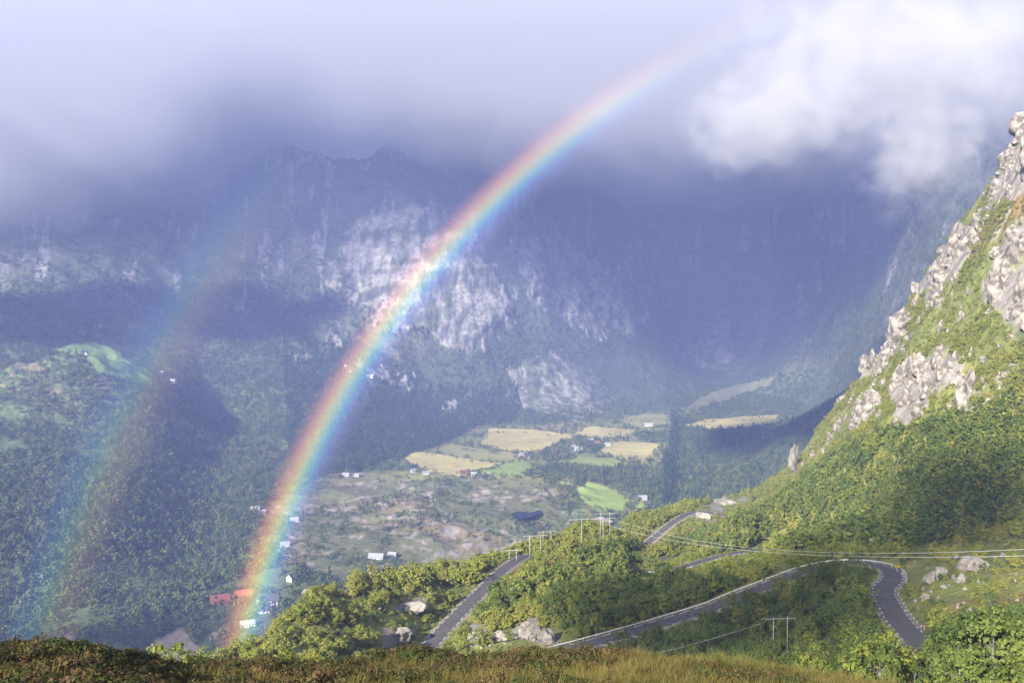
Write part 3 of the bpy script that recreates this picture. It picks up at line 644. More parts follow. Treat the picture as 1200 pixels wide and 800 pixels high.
def crown_mesh(name, seed, h, rad, nclump, nleaf, leaf, mat_, base=0.25, bushy=1.0, conifer=False):
    r_ = np.random.default_rng(seed); V_ = []; 
    if conifer:
        cz = base * h + (1 - base) * h * r_.random(nclump) ** 1.25
        t = (h - cz) / (h * (1 - base)); ang = r_.random(nclump) * 6.283; rr_ = rad * (0.12 + 0.9 * t) * (0.45 + 0.6 * r_.random(nclump))
        cc = np.stack([np.cos(ang) * rr_, np.sin(ang) * rr_, cz - rr_ * 0.25], 1); cr = (0.22 + 0.25 * t) * rad * 0.8
    else:
        cc = []; cr = []
        while len(cc) < nclump:
            p = r_.normal(size=3); p /= np.linalg.norm(p); q_ = p * (0.35 + 0.65 * r_.random() ** 0.5)
            zz = q_[2] * 0.5 + 0.5
            taper = 0.55 + 0.9 * math.sin(math.pi * min(max(zz * 0.85 + 0.12, 0), 1)) - 0.35 * zz
            lob = 1 + 0.22 * math.sin(3 * math.atan2(q_[1], q_[0]) + seed) + 0.15 * r_.normal()
            cc.append((q_[0] * rad * taper * lob, q_[1] * rad * taper * lob, h * (base + (1 - base) * zz) - 0.1 * h * r_.random())); cr.append(rad * (0.22 + 0.16 * r_.random()) * bushy)
        cc = np.array(cc); cr = np.array(cr)
    n = nclump * nleaf
    ci = np.repeat(np.arange(nclump), nleaf)
    off = r_.normal(size=(n, 3)); off /= np.linalg.norm(off, axis=1)[:, None]; rad_ = r_.random(n) ** 0.45
    P = cc[ci] + off * (rad_ * cr[ci])[:, None] * np.array([1, 1, 0.75])
    nrm = off * 0.8 + cc[ci] * np.array([.5, .5, .25]) / max(rad, .1) + r_.normal(size=(n, 3)) * 0.40 + np.array([0, 0, 0.35]); nrm /= np.linalg.norm(nrm, axis=1)[:, None]
    ax = np.cross(nrm, r_.normal(size=(n, 3))); ax /= np.linalg.norm(ax, axis=1)[:, None]; bx = np.cross(nrm, ax)
    s = leaf * (0.6 + 0.8 * r_.random(n))[:, None]
    verts = np.stack([P - ax * s * .5, P + bx * s * .32, P + ax * s * .5 - np.array([0, 0, .15]) * s, P - bx * s * .32], 1).reshape(-1, 3)
    me = bpy.data.meshes.new(name); me.vertices.add(4 * n); me.vertices.foreach_set('co', verts.ravel())
    me.loops.add(4 * n); me.loops.foreach_set('vertex_index', np.arange(4 * n, dtype=np.int32)); me.polygons.add(n); me.polygons.foreach_set('loop_start', (np.arange(n) * 4).astype(np.int32))
    me.update(calc_edges=True); me.materials.append(mat_)
    return me, cc
def trunk_mesh(name, seed, h, r0, cc, limbs=7):
    rnd = random.Random(seed); b = MB(); top = Vector((rnd.uniform(-.05, .05) * h, rnd.uniform(-.05, .05) * h, h * 0.86))
    mid = top * 0.5 + Vector((rnd.uniform(-.03, .03) * h, rnd.uniform(-.03, .03) * h, 0))
    b.tube([(0, 0, -0.6), (0, 0, 0.1), mid * 0.5, mid, top], [r0 * 1.25, r0, r0 * .8, r0 * .6, r0 * .12], 6)
    for i in rnd.sample(range(len(cc)), min(limbs, len(cc))):
        c = Vector(cc[i]); t = min(max(c.z / h * 0.62, 0.15), 0.8); st = mid * (t / .5) if t < .5 else mid.lerp(top, (t - .5) / .5)
        b.tube([st, st.lerp(c, .55) + Vector((0, 0, .04 * h)), c], [r0 * .38, r0 * .24, r0 * .06], 4)
    me = bpy.data.meshes.new(name); me.from_pydata([tuple(v) for v in b.v], [], b.f); me.update(); me.materials.append(M_bark)
    return me
def joined(name, crown, trunk):
    bm = bmesh.new(); bm.from_mesh(crown); k = len(bm.faces); bm.from_mesh(trunk); bm.faces.ensure_lookup_table()
    for f in bm.faces[k:]: f.material_index = 1
    me = bpy.data.meshes.new(name); bm.to_mesh(me); bm.free(); me.materials.append(crown.materials[0]); me.materials.append(trunk.materials[0]); return me
# kinds: near detailed birch/bush (indices 0..5), mid (6..10), far (11..)
NEARK = []
for i in range(6):
    h = (5.5, 6.0, 7.0, 4.2, 4.8, 7.5)[i]; rad = (2.0, 2.3, 2.2, 2.1, 1.9, 2.6)[i]; lm = (L_birch, L_birch, L_dark, L_birch, L_dark, L_dark)[i]
    c, cc = crown_mesh('crown', 100 + i, h, rad, 46, 34, 0.34, lm, 0.16 if i in (3, 4) else 0.22)
    NEARK.append((c, trunk_mesh('trunk', 200 + i, h, 0.13, cc), h, rad))
protos = {}
def proto_col(name, meshes):
    c = bpy.data.collections.new(name)
    for i, m in enumerate(meshes):
        o = bpy.data.objects.new('%s_kind_%s' % (name, 'abcdefghijkl'[i]), m); c.objects.link(o)
    return c
pc_near = proto_col('hill_tree', [joined('hill_tree_mesh', c, t) for c, t, h, r in NEARK])
midm = []
for i in range(6):
    h = (5.5, 6.2, 7.0, 4.5, 7.5, 6.5)[i]; rad = (2.0, 2.3, 2.1, 2.2, 2.4, 2.2)[i]; lm = (L_birch, L_birch, L_birch, L_birch, L_dark, L_dark)[i]
    c, cc = crown_mesh('crown', 300 + i, h, rad, 26, 14, 0.75, lm, 0.12); midm.append(joined('slope_tree_mesh', c, trunk_mesh('trunk', 320 + i, h, .14, cc, 3)))
pc_mid = proto_col('slope_tree', midm)
farm = []
for i in range(4):
    c, cc = crown_mesh('crown', 400 + i, 8.5, 3.3, 16, 10, 1.5, L_far, 0.08); farm.append(c)
for i in range(2):
    c, cc = crown_mesh('crown', 420 + i, 12, 2.6, 40, 4, 1.7, L_spruce, 0.05, 1, True); farm.append(c)
pc_far = proto_col('valley_tree', farm)

def scatter(name, pts, scale, kind, coll, label, rz=None):
    """a wood of more plants than anyone could count: points that carry plants"""
    n = len(pts); me = bpy.data.meshes.new(name); me.vertices.add(n); me.vertices.foreach_set('co', np.asarray(pts, float).ravel())
    a = me.attributes.new('sc', 'FLOAT_VECTOR', 'POINT'); a.data.foreach_set('vector', np.asarray(scale, float).ravel())
    a = me.attributes.new('kd', 'INT', 'POINT'); a.data.foreach_set('value', np.asarray(kind, np.int32))
    a = me.attributes.new('rt', 'FLOAT_VECTOR', 'POINT'); rot = np.zeros((n, 3)); rot[:, 2] = rng.random(n) * 6.283; rot[:, :2] = rng.normal(size=(n, 2)) * 0.06; a.data.foreach_set('vector', rot.ravel())
    me.update(); o = bpy.data.objects.new(name, me); COL.objects.link(o)
    g = bpy.data.node_groups.new(name + '_scatter', 'GeometryNodeTree')
    g.interface.new_socket('Geometry', in_out='INPUT', socket_type='NodeSocketGeometry'); g.interface.new_socket('Geometry', in_out='OUTPUT', socket_type='NodeSocketGeometry')
    gi = N(g, 'NodeGroupInput'); go = N(g, 'NodeGroupOutput'); ci = N(g, 'GeometryNodeCollectionInfo'); ci.inputs['Collection'].default_value = coll
    ci.inputs['Separate Children'].default_value = True; ci.inputs['Reset Children'].default_value = True
    ip = N(g, 'GeometryNodeInstanceOnPoints'); ip.inputs['Pick Instance'].default_value = True
    def attr(nm, t):
        x = N(g, 'GeometryNodeInputNamedAttribute', data_type=t); x.inputs['Name'].default_value = nm; return x.outputs['Attribute']
    g.links.new(gi.outputs[0], ip.inputs['Points']); g.links.new(ci.outputs[0], ip.inputs['Instance']); g.links.new(attr('kd', 'INT'), ip.inputs['Instance Index'])
    e2r = N(g, 'FunctionNodeEulerToRotation'); g.links.new(attr('rt', 'FLOAT_VECTOR'), e2r.inputs[0]); g.links.new(e2r.outputs[0], ip.inputs['Rotation']); g.links.new(attr('sc', 'FLOAT_VECTOR'), ip.inputs['Scale'])
    g.links.new(ip.outputs[0], go.inputs[0])
    md = o.modifiers.new('scatter', 'NODES'); md.node_group = g
    return tag(o, label, kind='stuff')

def candidates(n, dmin, dmax, azmax=R(31)):
    a = np.arctan((rng.random(n) * 2 - 1) * math.tan(azmax)); d = np.sqrt(rng.random(n) * (dmax ** 2 - dmin ** 2) + dmin ** 2)
    return np.sin(a) * d, np.cos(a) * d, d
def lookup(arr, x, y):
    i = np.clip(np.searchsorted(azs, np.arctan2(x, y)), 0, NA - 1); j = np.clip(np.searchsorted(rr, np.hypot(x, y)), 0, NR - 1); return arr[i, j]
def road_clear(x, y, dist):
    ok = np.ones(x.shape, bool)
    for P in (PA, PB, PC, PD):
        ok &= seg_dist(x, y, P[::3]) > dist
    return ok

# near hill and mountainside
x, y, d = candidates(90000, 95, 830)
ua = 600 + (470 + 170 * rng.random(2600)); da = 112 + 85 * rng.random(2600); aa = np.arctan((ua - 600) / F_PX)
x = np.concatenate([x, np.sin(aa) * da]); y = np.concatenate([y, np.cos(aa) * da]); d = np.concatenate([d, da])
z = zat(x, y); reg = lookup(REG, x, y); u, v = to_px(x, y, z)
rck = lookup(ROCKMASK, x, y)
dn = fbm(x, y, 45, 3, 101); dn2 = fbm(x, y, 16, 3, 103)
prob = 0.55 + 0.75 * dn + 0.4 * dn2
GRASSY = [(1043,640),(1120,640),(1200,630),(1260,630),(1260,720),(1200,745),(1150,712),(1110,740),(1080,735),(1060,700),(1052,680)]
prob = np.where(inpoly(u, v, GRASSY), 0.05 + 0.18 * (dn2 > .3), prob)
DENSE = [[(640,690),(690,650),(740,640),(800,690),(880,690),(840,705),(760,730),(690,745),(650,740),(560,735),(575,700)], [(700,800),(740,745),(840,718),(950,675),(1000,680),(1030,700),(1045,740),(1075,790),(1060,830)], [(780,645),(900,600),(1000,520),(1200,470),(1200,625),(1100,640),(950,655)], [(1060,800),(1085,745),(1150,720),(1260,740),(1260,850),(1060,850)]]
dense = np.zeros(x.shape, bool)
for p in DENSE: dense |= inpoly(u, v, p)
prob = np.where(dense, np.maximum(prob, 0.85), prob)
slopeside = (np.arctan2(x, y) > 0.2) & (d > 430)
prob = np.where(slopeside & ~dense, 0.45 + 0.9 * dn2, prob)
dens_target = np.where(d > 430, 0.75, np.where(dense, 0.58, 0.45))
keep = (reg == 1) & (rck < .5) & (rng.random(len(x)) < prob * dens_target) & vis(x, y, z + 6, 3)
keep &= road_clear(x, y, 5.2)
# keep sight lines to the roads, poles and rocks open: nothing tall right in front of the carriageway
x, y, z, d, dense, u, v, slopeside = (k[keep] for k in (x, y, z, d, dense, u, v, slopeside))
front = np.zeros(x.shape, bool); rpx = 1.9 * F_PX / d; hpx = 6.2 * F_PX / d
targets = []
ph_ = hit(914, 771, 150); POLE_D = float(np.hypot(ph_[0], ph_[1])); print('pole at', POLE_D)
for P in (PA[6:108], PA[112:190:1], PA[222:290], PB, PC, PD):
    pu, pv = to_px(P[:, 0], P[:, 1], P[:, 2] + .5); targets += list(zip(pu[::2], pv[::2], np.hypot(P[:, 0], P[:, 1])[::2]))
n_loose = len(targets)
targets += [(u_, v_, POLE_D) for u_ in (897, 906, 914, 922, 931) for v_ in range(728, 768, 5)] + [(u_, v_, 275) for u_ in range(540, 665, 8) for v_ in (738, 748, 756)]
for (u_, v_, w_, h_, l_) in OUTC:
    q_ = hit(u_, v_, 60, 900)
    if q_ is not None:
        for o_ in (-.6, -.4, -.2, 0, .2, .4, .6): targets += [(u_ + w_ * o_, v_ - 3, float(np.hypot(q_[0], q_[1])) - 2)]
targets += [(u_, v_, d_) for (u_, v_, d_) in ((365,693,270),(482,714,320),(470,750,280),(410,696,290),(930,545,760),(930,530,760),(1091,682,255),(1127,681,255),(1104,678,258),(1132,668,265),(1146,668,265),(1135,726,215),(1142,718,220),(975,690,280),(682,630,440),(706,630,440),(627,640,430),(1051,662,290))]
loose = front.copy()
for i_, (a_, b_, dd) in enumerate(targets):
    hit_ = (np.abs(u - a_) < rpx * .8 + 3) & (v > b_ + 1) & (v - hpx < b_ + 1) & (d < dd - 3)
    if i_ < n_loose: loose |= hit_
    else: front |= hit_
front |= loose & (rng.random(len(x)) < .95)
front |= (u > 1040) & (d < 200) & (v - hpx * .3 < np.interp(u, [1040, 1085, 1105, 1130, 1200], [788, 770, 742, 722, 712]))
sel = ~front
x, y, z, d, dense, u, v, slopeside = (k[sel] for k in (x, y, z, d, dense, u, v, slopeside))
sc_ = (0.45 + 0.72 * rng.random(len(x)) ** 1.3) * np.where(dense, 1.08, 0.86)
sc_ = np.where(slopeside & ~dense, sc_ * 0.85, sc_)
sc_ = np.where((u > 1040) & (d < 200), np.minimum(sc_, np.maximum(.25, (v - np.interp(u, [1040, 1085, 1105, 1130, 1200], [788, 770, 742, 722, 712])) * d / F_PX / 6.8)), sc_)
isd = ((u > 1040) & (d < 200)) | inpoly(u, v, DENSE[0]) | inpoly(u, v, DENSE[1]) | inpoly(u, v, DENSE[2]) | inpoly(u, v, DENSE[3])
kd = np.where(isd & (rng.random(len(x)) < .72), rng.choice([2, 4, 5], len(x)), rng.choice([0, 1, 3], len(x)))
inframe = (u > -10) & (u < 1210) & (v < 850)
kd = np.where((u > 1040) & (d < 200), rng.choice([2, 4, 5], len(x)), kd)
size = sc_ * np.array([k[2] for k in NEARK])[kd] / d * inframe * vis(x, y, z + 4 * sc_, 0) * (d < 460)
order = np.argsort(-size); ind = order[:295]
print('near trees', len(x), 'individuals to', d[ind].max(), round(time.time() - T0, 1))
tree_protos = []
for k, (c, t, h, r) in enumerate(NEARK): tree_protos.append((c, t))
REGLAB = [(DENSE[3], 'leafy tree among the dark cluster filling the bottom right corner', 'trees in the bottom right corner'), (DENSE[1], 'green tree on the shaded slope between hairpin road and foreground heath', 'trees below the hairpin road'),
          (DENSE[0], 'dark green tree in the wood between the two road legs', 'trees in the wood between the roads'), (GRASSY, 'lone shrubby tree in the boulder strewn grass right of the hairpin', 'trees in the boulder grass')]
for k in ind:
    root = empty('tree', (x[k], y[k], z[k] - 0.1), random.uniform(0, 6.28)); s = sc_[k]; root.scale = (s * random.uniform(.9, 1.15), s * random.uniform(.9, 1.15), s)
    for nm, me in (('crown', tree_protos[kd[k]][0]), ('trunk', tree_protos[kd[k]][1])):
        o = bpy.data.objects.new(nm, me); COL.objects.link(o); o.parent = root
    lab, grp = ('sunlit yellow green bush on the near hill left of the rising road', 'bushes left of the rising road') if u[k] < 545 else (('green tree on the hillside above and beyond the hairpin road', 'trees beyond the hairpin road') if u[k] > 880 else ('yellow green tree on the crest around the pylons', 'trees on the crest near the pylons'))
    for poly, l, g_ in REGLAB:
        if inpoly(np.array([u[k]]), np.array([v[k]]), poly)[0]: lab, grp = l, g_; break
    tag(root, lab, 'tree', grp)
rest = order[295:]
rn = rest[d[rest] < 330]; rm = rest[d[rest] >= 330]
def sv(k): return np.stack([sc_[k] * (.9 + .25 * rng.random(len(k))), sc_[k] * (.9 + .25 * rng.random(len(k))), sc_[k]], 1)
scatter('hillside_scrub', np.stack([x, y, z - .1], 1)[rn], sv(rn), kd[rn], pc_near, 'remaining birch scrub covering the near hill')
kdm = np.where(np.isin(kd, [2, 4, 5]), rng.choice([4, 5], len(kd)), rng.choice([0, 1, 2, 3], len(kd)))
scatter('mountainside_scrub', np.stack([x, y, z - .1], 1)[rm], sv(rm), kdm[rm], pc_mid, 'birch scrub covering the crest and the right mountainside')

# low shrubs and heather on the near hill between the trees
xl, yl, dl = candidates(60000, 100, 700); zl = zat(xl, yl); ul, vl = to_px(xl, yl, zl)
kp = (lookup(REG, xl, yl) == 1) & (lookup(ROCKMASK, xl, yl) < .5) & vis(xl, yl, zl + 1, 1) & (rng.random(len(xl)) < 0.6)
kp &= road_clear(xl, yl, 3.9) & ~(inpoly(ul, vl, GRASSY) & (rng.random(len(xl)) < .6)) & ~(inpoly(ul, vl, [(540,735),(660,730),(665,760),(535,762)]))
xl, yl, zl, dl = xl[kp], yl[kp], zl[kp], dl[kp]; s_ = 0.16 + 0.16 * rng.random(len(xl))
scatter('undergrowth', np.stack([xl, yl, zl - .1], 1), np.stack([s_ * 1.3, s_ * 1.3, s_], 1), rng.choice([0, 1, 3, 3, 4], len(xl)), pc_mid, 'low shrubs and bracken between the hillside trees')

# valley and far woods
x, y, d = candidates(230000, 820, 3300)
z = zat(x, y); reg = lookup(REG, x, y); u, v = to_px(x, y, z); fid = lookup(FID, x, y)
dn = fbm(x, y, 140, 4, 111); dn2 = fbm(x, y, 45, 3, 113)
prob = 0.55 + 0.5 * dn + 0.35 * dn2
HUM = [(330,660),(300,600),(380,555),(470,552),(560,562),(640,560),(690,600),(740,625),(640,680),(420,690)]
FARM = [(440,565),(475,535),(510,520),(570,495),(640,498),(720,485),(790,480),(785,530),(770,560),(740,605),(690,600),(640,570),(560,560)]
prob = np.where(inpoly(u, v, HUM), 0.20 + 0.55 * dn2 + .25 * dn, prob)
prob = np.where(inpoly(u, v, FARM), 0.10 + .25 * (dn2 > .45), prob)
WOODS = [[(650,540),(665,545),(690,548),(720,550),(745,545),(760,560),(742,580),(720,572),(690,562),(672,578),(640,570),(632,555)], [(688,545),(760,548),(785,545),(785,580),(740,582),(735,560),(700,556)], [(655,515),(670,522),(665,538),(640,542),(632,533),(645,524)], [(678,508),(700,514),(712,530),(690,532),(675,524)], [(740,508),(782,505),(782,518),(752,518)], [(640,580),(668,574),(684,592),(670,600),(645,596)], [(604,550),(625,550),(632,556),(605,557)], [(590,512),(600,511),(603,516),(590,518)], [(636,508),(648,508),(648,516),(638,516)],
         [(790,505),(920,503),(1000,480),(1000,560),(860,590),(790,592)], [(776,540),(790,500),(792,592),(778,592)], [(520,455),(620,455),(600,495),(560,500),(520,520),(470,535),(400,560),(340,560),(330,400),(420,400)]]
wood = np.zeros(x.shape, bool)
for p in WOODS: wood |= inpoly(u, v, p)
prob = np.where(wood, 0.95, prob)
LEFTW = inpoly(u, v, [(0,560),(120,520),(250,560),(330,600),(330,720),(240,760),(0,760)]); prob = np.where(LEFTW, np.maximum(prob, 0.52 + .4 * dn2 + .25 * dn), prob)
prob = np.where((v < 400) & (z > 0), prob * 0.35, prob)
prob = np.where(lookup(rk, x, y) > .5, 0.05, prob)
prob = np.where(lookup(np.clip(pale, 0, 1), x, y) > .5, 0.0, prob)
HOUSECLEAR = inpoly(u, v, [(235,715),(250,685),(300,672),(330,660),(352,668),(345,690),(320,730),(285,745),(262,735)])
prob = np.where(HOUSECLEAR, 0.12, prob)
keep = (reg == 2) & (fid < 0) & (rng.random(len(x)) < prob) & vis(x, y, z + 9, 6) & (z < 420)
x, y, z, d, u, v = (k[keep] for k in (x, y, z, d, u, v))
con = (inpoly(u, v, WOODS[11]) & (rng.random(len(x)) < .75)) | (rng.random(len(x)) < .12) | inpoly(u, v, WOODS[10])
kd = np.where(con, rng.integers(4, 6, len(x)), rng.integers(0, 4, len(x)))
s_ = (0.5 + 0.75 * rng.random(len(x)) ** 1.5) * np.where(inpoly(u, v, HUM), 0.55, 1.0) * np.where(d < 1500, 1.15, 1.0)
hx = []
for p_, c_, l_ in FIELDS[:-1]:
    for (a0, b0), (a1, b1) in zip(p_, p_[1:] + p_[:1]):
        L_ = math.hypot(a1 - a0, (b1 - b0) * 3)
        for k in range(int(L_ / 3.2)):
            if random.random() < .42:
                t_ = random.random(); q_ = at_z(a0 + (a1 - a0) * t_ + random.gauss(0, 1), b0 + (b1 - b0) * t_ + random.gauss(0, .5), -330); hx.append((q_[0], q_[1]))
hx = np.array(hx); x = np.concatenate([x, hx[:, 0]]); y = np.concatenate([y, hx[:, 1]]); z = zat(x, y); d = np.hypot(x, y); u, v = to_px(x, y, z)
kd = np.concatenate([kd, rng.integers(0, 4, len(hx))]); s_ = np.concatenate([s_, .3 + .55 * rng.random(len(hx))])
print('valley trees', len(x))
scatter('valley_forest', np.stack([x, y, z - .3], 1), np.stack([s_, s_, s_ * (0.85 + .3 * rng.random(len(x)))], 1), kd, pc_far, 'woods covering the valley and the far slopes')
# row of tall spruces running up the valley
for k in range(60):
    pass
base_a = at_z(789, 586, -331); base_b = at_z(789, 497, -331)
nrow = 46
for k in range(nrow):
    t = (k + random.uniform(-.3, .3)) / nrow; p = base_a + (base_b - base_a) * t; p = p + np.array([random.uniform(-8, 8), 0, 0]); p[2] = zat(p[0], p[1])
    o = bpy.data.objects.new('spruce_tree', farm[4 + k % 2]); COL.objects.link(o); o.location = p; o.scale = (1.7, 1.7, random.uniform(1.7, 2.5)); o.rotation_euler = (0, 0, random.uniform(0, 6))
    tag(o, 'dark spruce in the straight row running up the valley', 'tree', 'spruces in the valley row')

# ------------------------------------------------------------------ heath grass in front
M_g1 = leaf_mat('heath_grass', (0.070, 0.078, 0.02), (0.140, 0.112, 0.032), (0.215, 0.140, 0.052))
M_g2 = leaf_mat('heather', (0.050, 0.068, 0.018), (0.095, 0.075, 0.028), (0.15, 0.070, 0.048))
def tuft(name, seed, n, h, spread, w, m, lean=.5):
    r_ = random.Random(seed); v = []; f = []
    for i in range(n):
        a = r_.uniform(0, 6.28); b = Vector((math.cos(a), math.sin(a), 0)) * r_.uniform(0, spread); hh = h * r_.uniform(.5, 1.1); a2 = r_.uniform(0, 6.28); l = Vector((math.cos(a2), math.sin(a2), 0)) * hh * r_.uniform(0.1, lean)
        s = Vector((-math.sin(a2 + r_.uniform(-1, 1)), math.cos(a2), 0)) * w; k = len(v)
        v += [b - s, b + s, b + l * .35 + Vector((0, 0, hh * .55)) + s * .7, b + l * .35 + Vector((0, 0, hh * .55)) - s * .7, b + l + Vector((0, 0, hh))]
        f += [(k, k + 1, k + 2, k + 3), (k + 3, k + 2, k + 4)]
    me = bpy.data.meshes.new(name); me.from_pydata([tuple(p) for p in v], [], f); me.update(); me.materials.append(m); return me
def heather(name, seed, m):
    c, cc = crown_mesh(name, seed, 0.42, 0.34, 26, 26, 0.055, m, 0.1); return c
pc_g = proto_col('heath_plant', [tuft('t', 1, 34, .32, .22, .006, M_g1), tuft('t', 2, 30, .25, .25, .006, M_g1), tuft('t', 3, 26, .40, .2, .005, M_g1, .8), heather('h', 4, M_g2), heather('h', 5, M_g2)])
x, y, d = candidates(52000, 15, 44, R(32)); z = zat(x, y)
kp = (lookup(REG, x, y) == 0) & vis(x, y, z + .5, .5)
x, y, z = x[kp], y[kp], z[kp]; nh = fbm(x, y, 3.5, 3, 121) + np.clip((0.0 - np.arctan2(x, y)) * 1.6, -.5, .8)
kd = np.where(nh + rng.normal(size=len(x)) * .35 > 0.38, rng.choice([3, 4, 1, 0, 2], len(x)), rng.choice([0, 1, 2, 2], len(x))); s_ = (.6 + .9 * rng.random(len(x)) ** 2) * (1 + .25 * fbm(x, y, 2.0, 2, 131))
print('grass', len(x))
scatter('heath_grass', np.stack([x, y, z - .03], 1), np.stack([s_, s_, s_], 1), kd, pc_g, 'brown and olive heath grass and heather in the foreground')
x, y, d = x[::90], y[::90], z[::90]

# ------------------------------------------------------------------ buildings
def pm(name, c, k=.85): return noisy(name, tuple(a * k for a in c), c, 0.8, 0.8)
WHITE = pm('white_paint', (.44, .44, .43)); RED = pm('barn_red', (.20, .045, .035)); DRED = pm('dark_red', (.17, .045, .04)); GREYW = pm('grey_board', (.36, .36, .38))
RT_O = pm('orange_tile', (.27, .095, .06)); RT_D = pm('dark_roof', (.055, .055, .065)); RT_M = pm('maroon_roof', (.15, .05, .05)); RT_G = pm('grey_roof', (.22, .22, .25)); RT_W = pm('pale_metal_roof', (.26, .27, .30))
M_glass, _, gb = mat('window_glass', (.03, .04, .05), .15); M_frame = WHITE; M_door = pm('door_paint', (.12, .08, .05)); M_brick = pm('chimney_brick', (.3, .14, .1))
def house(p, w, l, h, rz, wall, roof, label, cat='house', pitch=.42, chimney=True, group=None, windows=2):
    root = empty('house' if cat == 'house' else 'barn', p, rz); tag(root, label, cat, group)
    b = MB(); x0, y0 = l / 2, w / 2; rh = w / 2 * pitch * 2 * .9
    v = [(-x0, -y0, -2), (x0, -y0, -2), (x0, y0, -2), (-x0, y0, -2), (-x0, -y0, h), (x0, -y0, h), (x0, y0, h), (-x0, y0, h), (-x0, 0, h + rh), (x0, 0, h + rh)]
    mesh_obj('wall', v, [(0, 1, 5, 4), (2, 3, 7, 6), (1, 2, 6, 9, 5), (3, 0, 4, 8, 7)], wall, root)
    o_ = .5; t = .18; sl = rh / y0
    rv = []; rf = []
    for s in (-1, 1):
        k = len(rv)
        for zz in (0.02, t):
            rv += [(-x0 - o_, s * (y0 + o_), h - o_ * sl + zz), (x0 + o_, s * (y0 + o_), h - o_ * sl + zz), (x0 + o_, 0, h + rh + zz), (-x0 - o_, 0, h + rh + zz)]
        rf += [(k, k + 1, k + 2, k + 3), (k + 4, k + 7, k + 6, k + 5), (k, k + 4, k + 5, k + 1), (k + 1, k + 5, k + 6, k + 2), (k + 3, k + 2, k + 6, k + 7), (k, k + 3, k + 7, k + 4)]
    r = mesh_obj('roof', rv, rf, roof, root)
    if chimney: MB().box((x0 * .3, 0, h + rh + .5), (.8, .8, 1.6)).build('chimney', M_brick, r)
    nw = max(2, int(l / 3.2))
    for s in (-1, 1):
        for i in range(nw):
            if s == -1 and i == nw // 2:
                MB().box((-x0 + (i + .5) * l / nw, s * (y0 + .03), 1.0), (1.0, .1, 2.1)).build('door', M_door, root); continue
            f_ = MB().box((-x0 + (i + .5) * l / nw, s * (y0 + .03), h * .58), (1.3, .1, 1.3)).build('window', M_frame, root)
            MB().box((-x0 + (i + .5) * l / nw, s * (y0 + .06), h * .58), (1.08, .1, 1.08)).build('pane', M_glass, f_)
    for s in (-1, 1):
        f_ = MB().box((s * (x0 + .03), 0, h * .9), (.1, 1.3, 1.3)).build('window', M_frame, root); MB().box((s * (x0 + .06), 0, h * .9), (.1, 1.08, 1.08)).build('pane', M_glass, f_)
    return root
